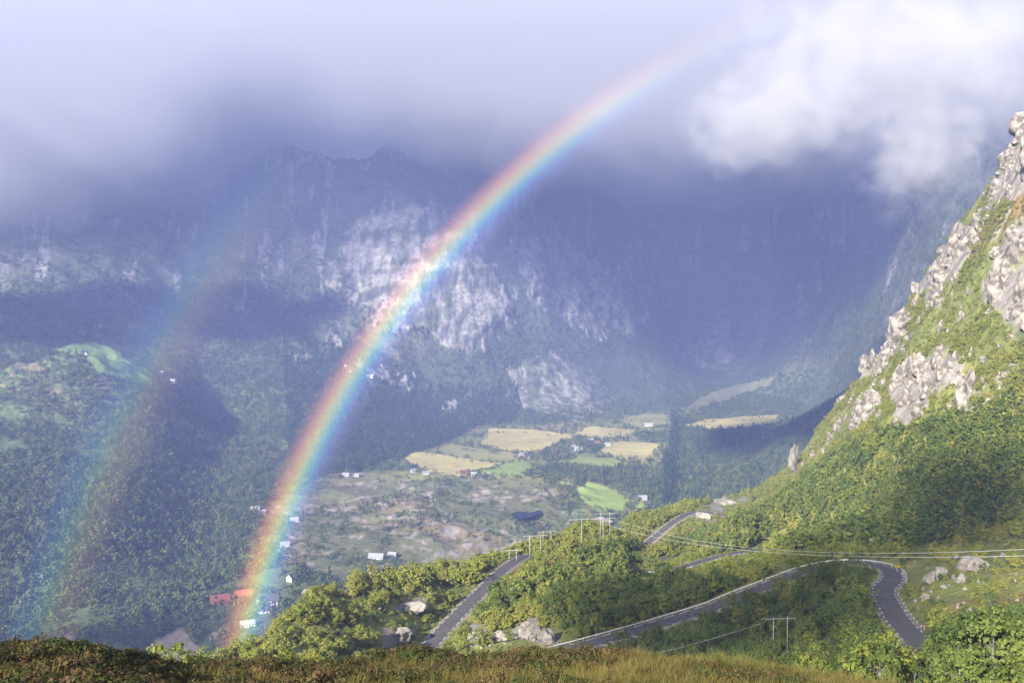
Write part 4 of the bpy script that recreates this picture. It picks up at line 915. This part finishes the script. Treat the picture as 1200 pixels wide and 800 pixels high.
HS = [(258,706,11,20,4.2,.35,DRED,RT_M,'dark red barn with maroon roof left of the orange roofed one','barn',False), (285,700,10,18,4,.5,RED,RT_O,'red farm building with bright orange roof at the foot of the rainbow','barn',False),
 (316,706,11,26,4,-.3,GREYW,RT_D,'long grey barn right of the rainbow foot','barn',False), (309,717,8,12,3,.2,GREYW,RT_D,'small dark shed below the long grey barn','barn',False), (290,733,7,14,2.6,.4,WHITE,RT_W,'low pale shed on the slope under the rainbow foot','barn',False),
 (342,680,8,10,4.6,1.1,WHITE,RT_D,'white house with dark roof beside the near hill','house',True), (334,640,8,13,3.6,.3,WHITE,RT_G,'white house with grey roof inside the rainbow band','house',True), (345,611,8,14,4,.4,WHITE,RT_W,'white house on the right edge of the rainbow band','house',True),
 (299,598,8,15,3.6,.2,WHITE,RT_W,'pale house left of the rainbow with a smaller pale annex','house',False), (308,601,7,9,3,.2,WHITE,RT_W,'small pale annex left of the rainbow','house',False),
 (441,654,9,22,3.6,-.15,WHITE,RT_W,'long white building peeping over the near hill crest','barn',False), (460,652,8,12,3.6,-.25,WHITE,RT_W,'short white building right of the long one at the crest','house',False),
 (499,556,8,13,4,.2,WHITE,RT_G,'white farmhouse at the lower edge of the left gold field','house',True), (485,553,8,12,4,.5,GREYW,RT_G,'grey farmhouse left of the white one below the gold field','house',False), (543,555,9,16,4.5,.1,RED,RT_M,'red barn under the olive and gold fields','barn',False), (555,557,8,11,4,.1,WHITE,RT_W,'white house next to the red barn','house',False), (572,557,7,10,3.5,0,WHITE,RT_G,'small white house farthest right of the red barn','house',False),
 (612,534,9,14,4.5,.2,WHITE,RT_G,'white farmhouse left of the central tree clump','house',True), (619,536,8,11,4.2,-.2,WHITE,RT_D,'white house tucked against the central tree clump','house',False), (655,530,9,15,4.5,.1,RED,RT_O,'red house with orange roof in the central trees','house',False), (662,535,8,12,4.2,.3,WHITE,RT_G,'white house below the red house in the central trees','house',False),
 (678,527,9,20,4.6,0,WHITE,RT_W,'long white barn in the middle of the farms','barn',False), (672,525,8,12,4.4,.2,WHITE,RT_G,'white house touching the long white barn','house',False), (692,517,9,15,4.4,.1,GREYW,RT_W,'pale grey house under the narrow gold field','house',False), (700,520,8,12,4.2,-.2,WHITE,RT_O,'white house with orange roof left of the right gold field','house',False), (712,522,9,15,4.4,.2,WHITE,RT_W,'white house at the corner of the right gold field','house',True), (703,514,8,12,4.2,0,WHITE,RT_G,'white house highest in the farm cluster','house',False),
 (760,499,9,22,4.8,0,WHITE,RT_W,'lone white farmhouse near the head of the valley','house',True), (753,585,9,16,4,.1,WHITE,RT_W,'white farmhouse beside the lower spruces','house',True), (744,584,7,10,3.6,0,GREYW,RT_D,'grey outhouse beside the lower white farmhouse','house',False),
 (405,558,8,14,4.2,.2,WHITE,RT_W,'white house at the left edge of the moor','house',False), (418,558,7,10,4,0,WHITE,RT_G,'white cottage right of the house at the moor edge','house',False), (433,442,10,30,5,-.4,WHITE,RT_W,'long white building high on the forested slope','barn',False),
 (115,384,9,18,4.5,.2,WHITE,RT_W,'white farmhouse highest on the left shelf','house',False), (95,392,8,18,4,.1,WHITE,RT_W,'long white house left on the shelf above the pasture','house',False), (99,415,9,12,5,.2,WHITE,RT_D,'white house on the green hillside pasture','house',True), (202,448,9,20,4,-.4,WHITE,RT_W,'pale barn at the right end of the hillside pasture','barn',False), (189,438,8,12,4,-.3,GREYW,RT_W,'grey cottage above the pale barn by the pasture','house',False), (46,677,5,7,3.0,.3,WHITE,RT_W,'tiny white cabin in the dark left woods','house',False)]
for (u, v, w, l, h, rz, wl, rf, lab, cat, ch) in HS:
    p = hit(u, v, 700)
    if p is None: print('no hit', u, v); continue
    p[2] = zat(p[0], p[1]) + .2
    k_ = .8 if np.linalg.norm(p) > 1150 else .95
    house(p, w * k_, l * k_, h * k_, rz, wl, rf, lab, cat, .5, ch)

# ------------------------------------------------------------------ pond
pz = [at_z(u, v, -329) for u, v in ((600,600),(608,598),(622,600),(632,597),(633,600),(624,605),(610,608),(601,605))]
zt = max(zat(p[0], p[1]) for p in pz) + .6
M_water, wt, wb = mat('pond_water', (0.01, 0.015, 0.04), 0.08)
pp = [at_z(u, v, zt) for u, v in ((599,601),(608,598.5),(622,600),(633,597),(634,600),(624,605),(610,608),(601,606))]
tag(mesh_obj('pond', pp, [tuple(range(len(pp)))], M_water), 'small dark pond in the rocky moor', kind='structure')

# ------------------------------------------------------------------ power line poles and wires
M_pole = noisy('weathered_pole_wood', (0.26, 0.25, 0.24), (0.38, 0.37, 0.36), 2.0, .9); M_ins = noisy('insulator_glass', (.2, .25, .24), (.3, .34, .33), 3, .3); M_wire = noisy('aluminium_wire', (.5, .5, .5), (.6, .6, .6), 2, .5)
def hpole(u, vfoot, h, span, rz, label, dmin=100, d=None):
    p = hit(u, vfoot, dmin) if d is None else W(u, vfoot, d)
    p[2] = zat(p[0], p[1]); root = empty('power_pole', p, rz); tag(root, label, 'power pole', 'wooden power poles')
    for s in (-1, 1): MB().tube([(s * span / 2, 0, -1.5), (s * span / 2, 0, h * .5), (s * span / 2 * .97, 0, h + .2)], [.15, .13, .10], 8).build('pole', M_pole, root, True)
    MB().box((0, .2, h - .35), (span * 2.2, .12, .18)).build('crossarm', M_pole, root)
    for s in (-1.05, 0, 1.05): MB().tube([(s * span, .2, h - .5), (s * span, .2, h - .9)], [.09, .07], 6).build('insulator', M_ins, root)
    return [np.array(p) + np.array([math.cos(rz) * s * span, math.sin(rz) * s * span, h - .9]) for s in (-1.05, 0, 1.05)]
A1 = hpole(914, 771, 9.8, 3.4, .1, 'grey twin power pole below the lower road in front of trees', 150)
B1 = hpole(694, 643, 15.5, 11, .15, 'tall twin pole tower standing highest on the crest', 250)
B2 = hpole(709, 636, 15, 5, .2, 'twin pole tower just behind the tallest one on the crest', 250, 500)
C1 = hpole(627, 652, 10, 5, .2, 'twin pole tower left on the crest above the rising road', 250)
C2 = hpole(641, 640, 8, 4, .2, 'small twin pole beside the left crest tower', 250, 475)
C3 = hpole(716, 612, 9, 4, .1, 'small twin pole farther down behind the crest', 250, 560)
D1 = hpole(601, 657, 5, 3.2, .1, 'short twin pole at the top of the rising road', 250)
def wire(a, b, sag, label, group='power line wires', r=.05):
    a = np.array(a); b = np.array(b); pts = []
    for t in np.linspace(0, 1, 25):
        p = a + (b - a) * t; p[2] -= sag * 4 * t * (1 - t); pts.append(tuple(p))
    tag(MB().tube(pts, r, 5).build('power_wire', M_wire, None, True), label, 'wire', group)
e1 = W(1260, 640, 215); e2 = W(1260, 649, 212)
wire(B1[2], e1, 7, 'upper of two power wires crossing above the hairpin'); wire(B1[1], e2, 6.5, 'lower of two power wires crossing above the hairpin')
wire(B1[0], C1[2], 1.5, 'wire between the two crest towers'); wire(A1[0], W(560, 790, 240), 3, 'wire leaving the near twin pole to the left', r=.025)
wire(A1[2], W(1260, 735, 190), 3, 'wire leaving the near twin pole to the right', r=.025)

# chevron marker at the hairpin
p = PA[62]; s = sides(PA)[62]; p = np.array([p[0] + s[0] * -4.4, p[1] + s[1] * -4.4, p[2]])
p = W(1051, 668, 288); p[2] = zat(p[0], p[1])
sg = empty('road_sign', p, -.1); tag(sg, 'small yellow and black bend marker behind the hairpin guardrail', 'road sign')
MB().tube([(0, 0, -.5), (0, 0, 2.4)], .06, 6).build('post', M_steel, sg)
MB().box((0, -.08, 1.9), (1.6, .05, 1.0)).build('panel', pm('sign_black', (.02, .02, .02)), sg)
cv = MB()
for dx in (-.55, -.05, .45): 
    k = len(cv.v); cv.v += [Vector((dx - .1, -.12, 1.5)), Vector((dx + .12, -.12, 1.5)), Vector((dx + .34, -.12, 1.9)), Vector((dx + .12, -.12, 1.9)), Vector((dx + .12, -.12, 2.3)), Vector((dx - .1, -.12, 2.3))]
    cv.f += [(k, k + 1, k + 2, k + 3), (k + 3, k + 2, k + 4, k + 5)]
cv.build('chevron', pm('sign_yellow', (.75, .55, .05)), sg)

# ------------------------------------------------------------------ unseen puffs added along the sun rays to cast shade on chosen areas
SHADE = [([(700,690),(765,672),(850,668),(960,650),(1005,610),(1060,568),(1130,545),(1240,530),(1240,630),(1110,640),(1050,652),(1050,700),(1075,745),(1060,810),(700,810),(640,770),(660,715)], 16, 90, .24), ([(0,745),(110,745),(230,775),(240,800),(0,800)], 20, 5, .2), ([(0,350),(330,345),(385,350),(370,375),(330,388),(200,374),(60,395),(0,405)], 12, 601, .6), ([(880,525),(960,495),(1040,405),(1100,300),(1160,215),(1000,290),(940,390),(850,480)], 12, 1000, .8)]
bm = bmesh.new(); np_ = 0
for poly, step, dmin, cover in SHADE:
    us = [p[0] for p in poly]; vs = [p[1] for p in poly]
    for uu in np.arange(min(us), max(us), step):
        for vv in np.arange(min(vs), max(vs), step * .6):
            uj = uu + random.uniform(-.4, .4) * step; vj = vv + random.uniform(-.4, .4) * step * .6
            sj = 22 if dmin == 90 else 20
            if not inpoly(np.array([uj + random.gauss(0, sj)]), np.array([vj + random.gauss(0, sj * .6)]), poly)[0]: continue
            if random.random() > cover: continue
            p = hit(uj, vj, dmin, 2200 if dmin == 1000 else 8000)
            if p is None: continue
            d_ = np.linalg.norm(p); zc = 900 + random.uniform(-60, 60) + (250 if d_ > 1500 else 0); t = (zc - p[2]) / SUN[2]; qn = p + SUN * t
            rad = step / F_PX * d_ * .8 + 3.5 if d_ < 900 else step / F_PX * d_ * 1.15 + 16
            if d_ < 60: rad = 3.0
            bmesh.ops.create_icosphere(bm, subdivisions=1, radius=rad * random.uniform(.8, 1.2), matrix=Matrix.Translation(qn)); np_ += 1
me = bpy.data.meshes.new('cloud'); bm.to_mesh(me); bm.free(); M_cl = noisy('shade_puff_white', (.75, .75, .76), (.8, .8, .8), .02, 1.0); me.materials.append(M_cl)
o = bpy.data.objects.new('cloud', me); COL.objects.link(o); tag(o, 'unseen cloud puffs added overhead to shade parts of the valley', kind='structure')  # added shade caster outside the view, shaped by the SHADE areas
print('cloud puffs', np_, round(time.time() - T0, 1))

# ------------------------------------------------------------------ low cloud round the mountain tops
def volume_box(name, lo, hi, build, label, kind='stuff', srate=1.0):
    m = bpy.data.materials.new(name); m.use_nodes = True; t = m.node_tree; t.nodes.clear(); o_ = N(t, 'ShaderNodeOutputMaterial'); pv = N(t, 'ShaderNodeVolumePrincipled')
    build(t, pv); t.links.new(pv.outputs[0], o_.inputs['Volume'])
    c = [(a + b) / 2 for a, b in zip(lo, hi)]; s = [b - a for a, b in zip(lo, hi)]
    ob = MB().box((0, 0, 0), s).build(name, m, None, loc=c); bmx = bmesh.new(); bmx.from_mesh(ob.data); bmesh.ops.recalc_face_normals(bmx, faces=bmx.faces); bmx.to_mesh(ob.data); bmx.free()
    m.cycles.volume_step_rate = srate
    return tag(ob, label, kind=kind), m
def mathn(t, op, a, b=None, c=None, clamp=False):
    n = N(t, 'ShaderNodeMath', operation=op); n.use_clamp = clamp
    for i, q_ in enumerate((a, b, c)):
        if q_ is None: continue
        if isinstance(q_, (int, float)): n.inputs[i].default_value = q_
        else: t.links.new(q_, n.inputs[i])
    return n.outputs[0]
def smap(t, v, a, b, c=0.0, d=1.0, kind='SMOOTHSTEP'):
    n = N(t, 'ShaderNodeMapRange', interpolation_type=kind); t.links.new(v, n.inputs[0])
    for i, q_ in enumerate((a, b, c, d)): n.inputs[i + 1].default_value = q_
    return n.outputs[0]
CLOUD_D = 0.0040
def deck(t, pv):
    g = N(t, 'ShaderNodeNewGeometry'); sx = N(t, 'ShaderNodeSeparateXYZ'); t.links.new(g.outputs['Position'], sx.inputs[0])
    n = N(t, 'ShaderNodeTexNoise'); n.inputs['Scale'].default_value = 1 / 280; n.inputs['Detail'].default_value = 7; n.inputs['Roughness'].default_value = .68
    t.links.new(g.outputs['Position'], n.inputs['Vector'])
    base = smap(t, sx.outputs[0], -1350, -400, 70, 240)
    bumpx = mathn(t, 'DIVIDE', mathn(t, 'ADD', sx.outputs[0], 520.0), 300.0); bumpx = mathn(t, 'MULTIPLY', bumpx, bumpx)
    base = mathn(t, 'MULTIPLY_ADD', mathn(t, 'POWER', 2.718, mathn(t, 'MULTIPLY', bumpx, -1.0)), 120.0, base)
    h = mathn(t, 'DIVIDE', mathn(t, 'SUBTRACT', sx.outputs[2], base), 110.0)
    h = mathn(t, 'MULTIPLY_ADD', mathn(t, 'SUBTRACT', n.outputs[0], 0.5), 3.0, h)
    dens = mathn(t, 'MULTIPLY', smap(t, h, 0.0, 1.3), CLOUD_D)
    dens = mathn(t, 'MULTIPLY', dens, smap(t, sx.outputs[1], 1750, 2250)); dens = mathn(t, 'MULTIPLY', dens, smap(t, sx.outputs[2], 870, 720))
    t.links.new(dens, pv.inputs['Density']); pv.inputs['Color'].default_value = (.59, .595, .635, 1); pv.inputs['Anisotropy'].default_value = 0.0
volume_box('low_cloud', (-2900, 1700, 60), (2800, 4700, 880), deck, 'grey cloud wrapping the mountain tops', srate=0.16)
def puff(cx, cy, cz, rx, ry, rz_, seed, dens_, label):
    def b(t, pv):
        tcx = N(t, 'ShaderNodeTexCoord'); mp_ = N(t, 'ShaderNodeMapping'); mp_.inputs['Scale'].default_value = (1 / rx, 1 / ry, 1 / rz_); t.links.new(tcx.outputs['Object'], mp_.inputs[0])
        ln = N(t, 'ShaderNodeVectorMath', operation='LENGTH'); t.links.new(mp_.outputs[0], ln.inputs[0])
        n = N(t, 'ShaderNodeTexNoise', noise_dimensions='4D'); n.inputs['W'].default_value = seed; n.inputs['Scale'].default_value = 1.0 / (min(rx, rz_) * .6); n.inputs['Detail'].default_value = 7; n.inputs['Roughness'].default_value = .62
        t.links.new(tcx.outputs['Object'], n.inputs['Vector'])
        e = mathn(t, 'SUBTRACT', 1.0, ln.outputs['Value']); e = mathn(t, 'MULTIPLY_ADD', mathn(t, 'SUBTRACT', n.outputs[0], .5), 3.4, mathn(t, 'MULTIPLY', e, 1.0))
        e = mathn(t, 'MINIMUM', e, mathn(t, 'MULTIPLY', mathn(t, 'SUBTRACT', 1.35, ln.outputs['Value']), 2.0))
        t.links.new(mathn(t, 'MULTIPLY', smap(t, e, 0.0, 0.8), dens_), pv.inputs['Density']); pv.inputs['Color'].default_value = (.66, .66, .67, 1); pv.inputs['Anisotropy'].default_value = -0.1
    ob, m = volume_box('cloud_puff', (cx - rx * 1.4, cy - ry * 1.4, cz - rz_ * 1.4), (cx + rx * 1.4, cy + ry * 1.4, cz + rz_ * 1.4), b, label, srate=0.4)
    return ob
for (u, v, d, wpx, hpx, dens_, lab) in [(905,140,1500,95,62,.0068,'ragged white cloud puff at the upper right'), (1060,70,1500,190,80,.0068,'large bright white cloud at the top right'), (1080,185,1450,46,62,.006,'small white wisp hanging below the bright cloud')]:
    p = W(u, v, d); puff(p[0], p[1], p[2], wpx / F_PX * d, 170, hpx / F_PX * d, u * .1, dens_, lab)

# ------------------------------------------------------------------ haze
hz, hm = volume_box('haze', (-3600, -1200, -420), (3600, 6700, 740), lambda t, pv: (pv.inputs['Density'].__setattr__('default_value', 0.000165), pv.inputs['Color'].__setattr__('default_value', (.35, .45, .97, 1)), pv.inputs['Anisotropy'].__setattr__('default_value', 0.0)), 'blue rain haze filling the valley')

# ------------------------------------------------------------------ rainbows: emissive shells, light painted per vertex, round the axis opposite the sun
def bow(theta0, theta1, dist, cols, strength, fade, label, thick=8.0):
    ax = Vector(A); e1_ = Vector((0, 0, 1)).cross(ax).normalized(); e2_ = ax.cross(e1_)
    nth, nph = 40, 240; v = []; f = []; cl = []
    for s in (0, 1):
        for i in range(nph + 1):
            ph = R(-45) + R(175) * i / nph
            for j in range(nth + 1):
                th = theta0 + (theta1 - theta0) * j / nth
                p = ax * math.cos(th) + (e1_ * math.cos(ph) + e2_ * math.sin(ph)) * math.sin(th)
                p = p * (dist + s * thick); v.append(tuple(p))
                uu, vv = to_px(np.array(p.x), np.array(p.y), np.array(p.z))
                c = cols(j / nth) * fade(float(uu), float(vv)) * strength; cl.append((*c, 1))
    K = nth + 1; off = (nph + 1) * K
    for i in range(nph):
        for j in range(nth):
            a = i * K + j; f.append((a, a + 1, a + K + 1, a + K)); f.append((off + a, off + a + K, off + a + K + 1, off + a + 1))
        for j in (0, nth):
            a = i * K + j; f.append((a, a + K, off + a + K, off + a))
    for i in (0, nph):
        for j in range(nth): a = i * K + j; f.append((a, off + a, off + a + 1, a + 1))
    m = bpy.data.materials.new('bow_light'); m.use_nodes = True; t = m.node_tree; t.nodes.clear(); o_ = N(t, 'ShaderNodeOutputMaterial'); em = N(t, 'ShaderNodeEmission'); tr = N(t, 'ShaderNodeBsdfTransparent'); ad = N(t, 'ShaderNodeAddShader')
    at = N(t, 'ShaderNodeAttribute', attribute_name='spectrum'); t.links.new(at.outputs['Color'], em.inputs['Color']); t.links.new(em.outputs[0], ad.inputs[0]); t.links.new(tr.outputs[0], ad.inputs[1]); t.links.new(ad.outputs[0], o_.inputs['Surface'])
    m.cycles.emission_sampling = 'NONE'
    o = mesh_obj('rainbow', v, f, m); at = o.data.attributes.new('spectrum', 'FLOAT_COLOR', 'POINT'); at.data.foreach_set('color', np.array(cl).ravel())
    return tag(o, label, 'rainbow')
def gs_(t, c, w): return math.exp(-((t - c) / w) ** 2)
def spec(t):      # t=0 inside (violet) .. 1 outside (red)
    k = [0.0, .10, .20, .30, .38, .46, .53, .60, .67, .75, .83, .91, 1.0]
    r = [0, .03, .10, .14, .14, .28, .60, .90, 1.0, .85, .48, .15, 0]; g = [0, .03, .09, .18, .40, .68, .84, .82, .62, .36, .15, .04, 0]; b = [0, .06, .22, .48, .68, .66, .47, .26, .15, .10, .06, .02, 0]
    return np.array([np.interp(t, k, c) for c in (r, g, b)])
def fade1(u, v): return float(smooth(830, 570, np.array(u)) * .82 + .18 * smooth(1000, 780, np.array(u))) * float(1 - .15 * smooth(690, 760, np.array(v)))
def fade2(u, v): return float(smooth(150, 330, np.array(v))) * float(.75 + .25 * smooth(300, 500, np.array(v)))
bow(R(39.7), R(42.9), 780, spec, 0.066, fade1, 'bright primary rainbow arching from the farmhouses up into the cloud')
bow(R(49.0), R(54.6), 790, lambda t: spec(1 - t) * np.array([.8, 1.1, 1.35]), 0.0125, fade2, 'faint secondary rainbow at the left with reversed colours')
print('script done', round(time.time() - T0, 1), 'sun el', math.degrees(SUN_EL), 'az', math.degrees(SUN_AZ))
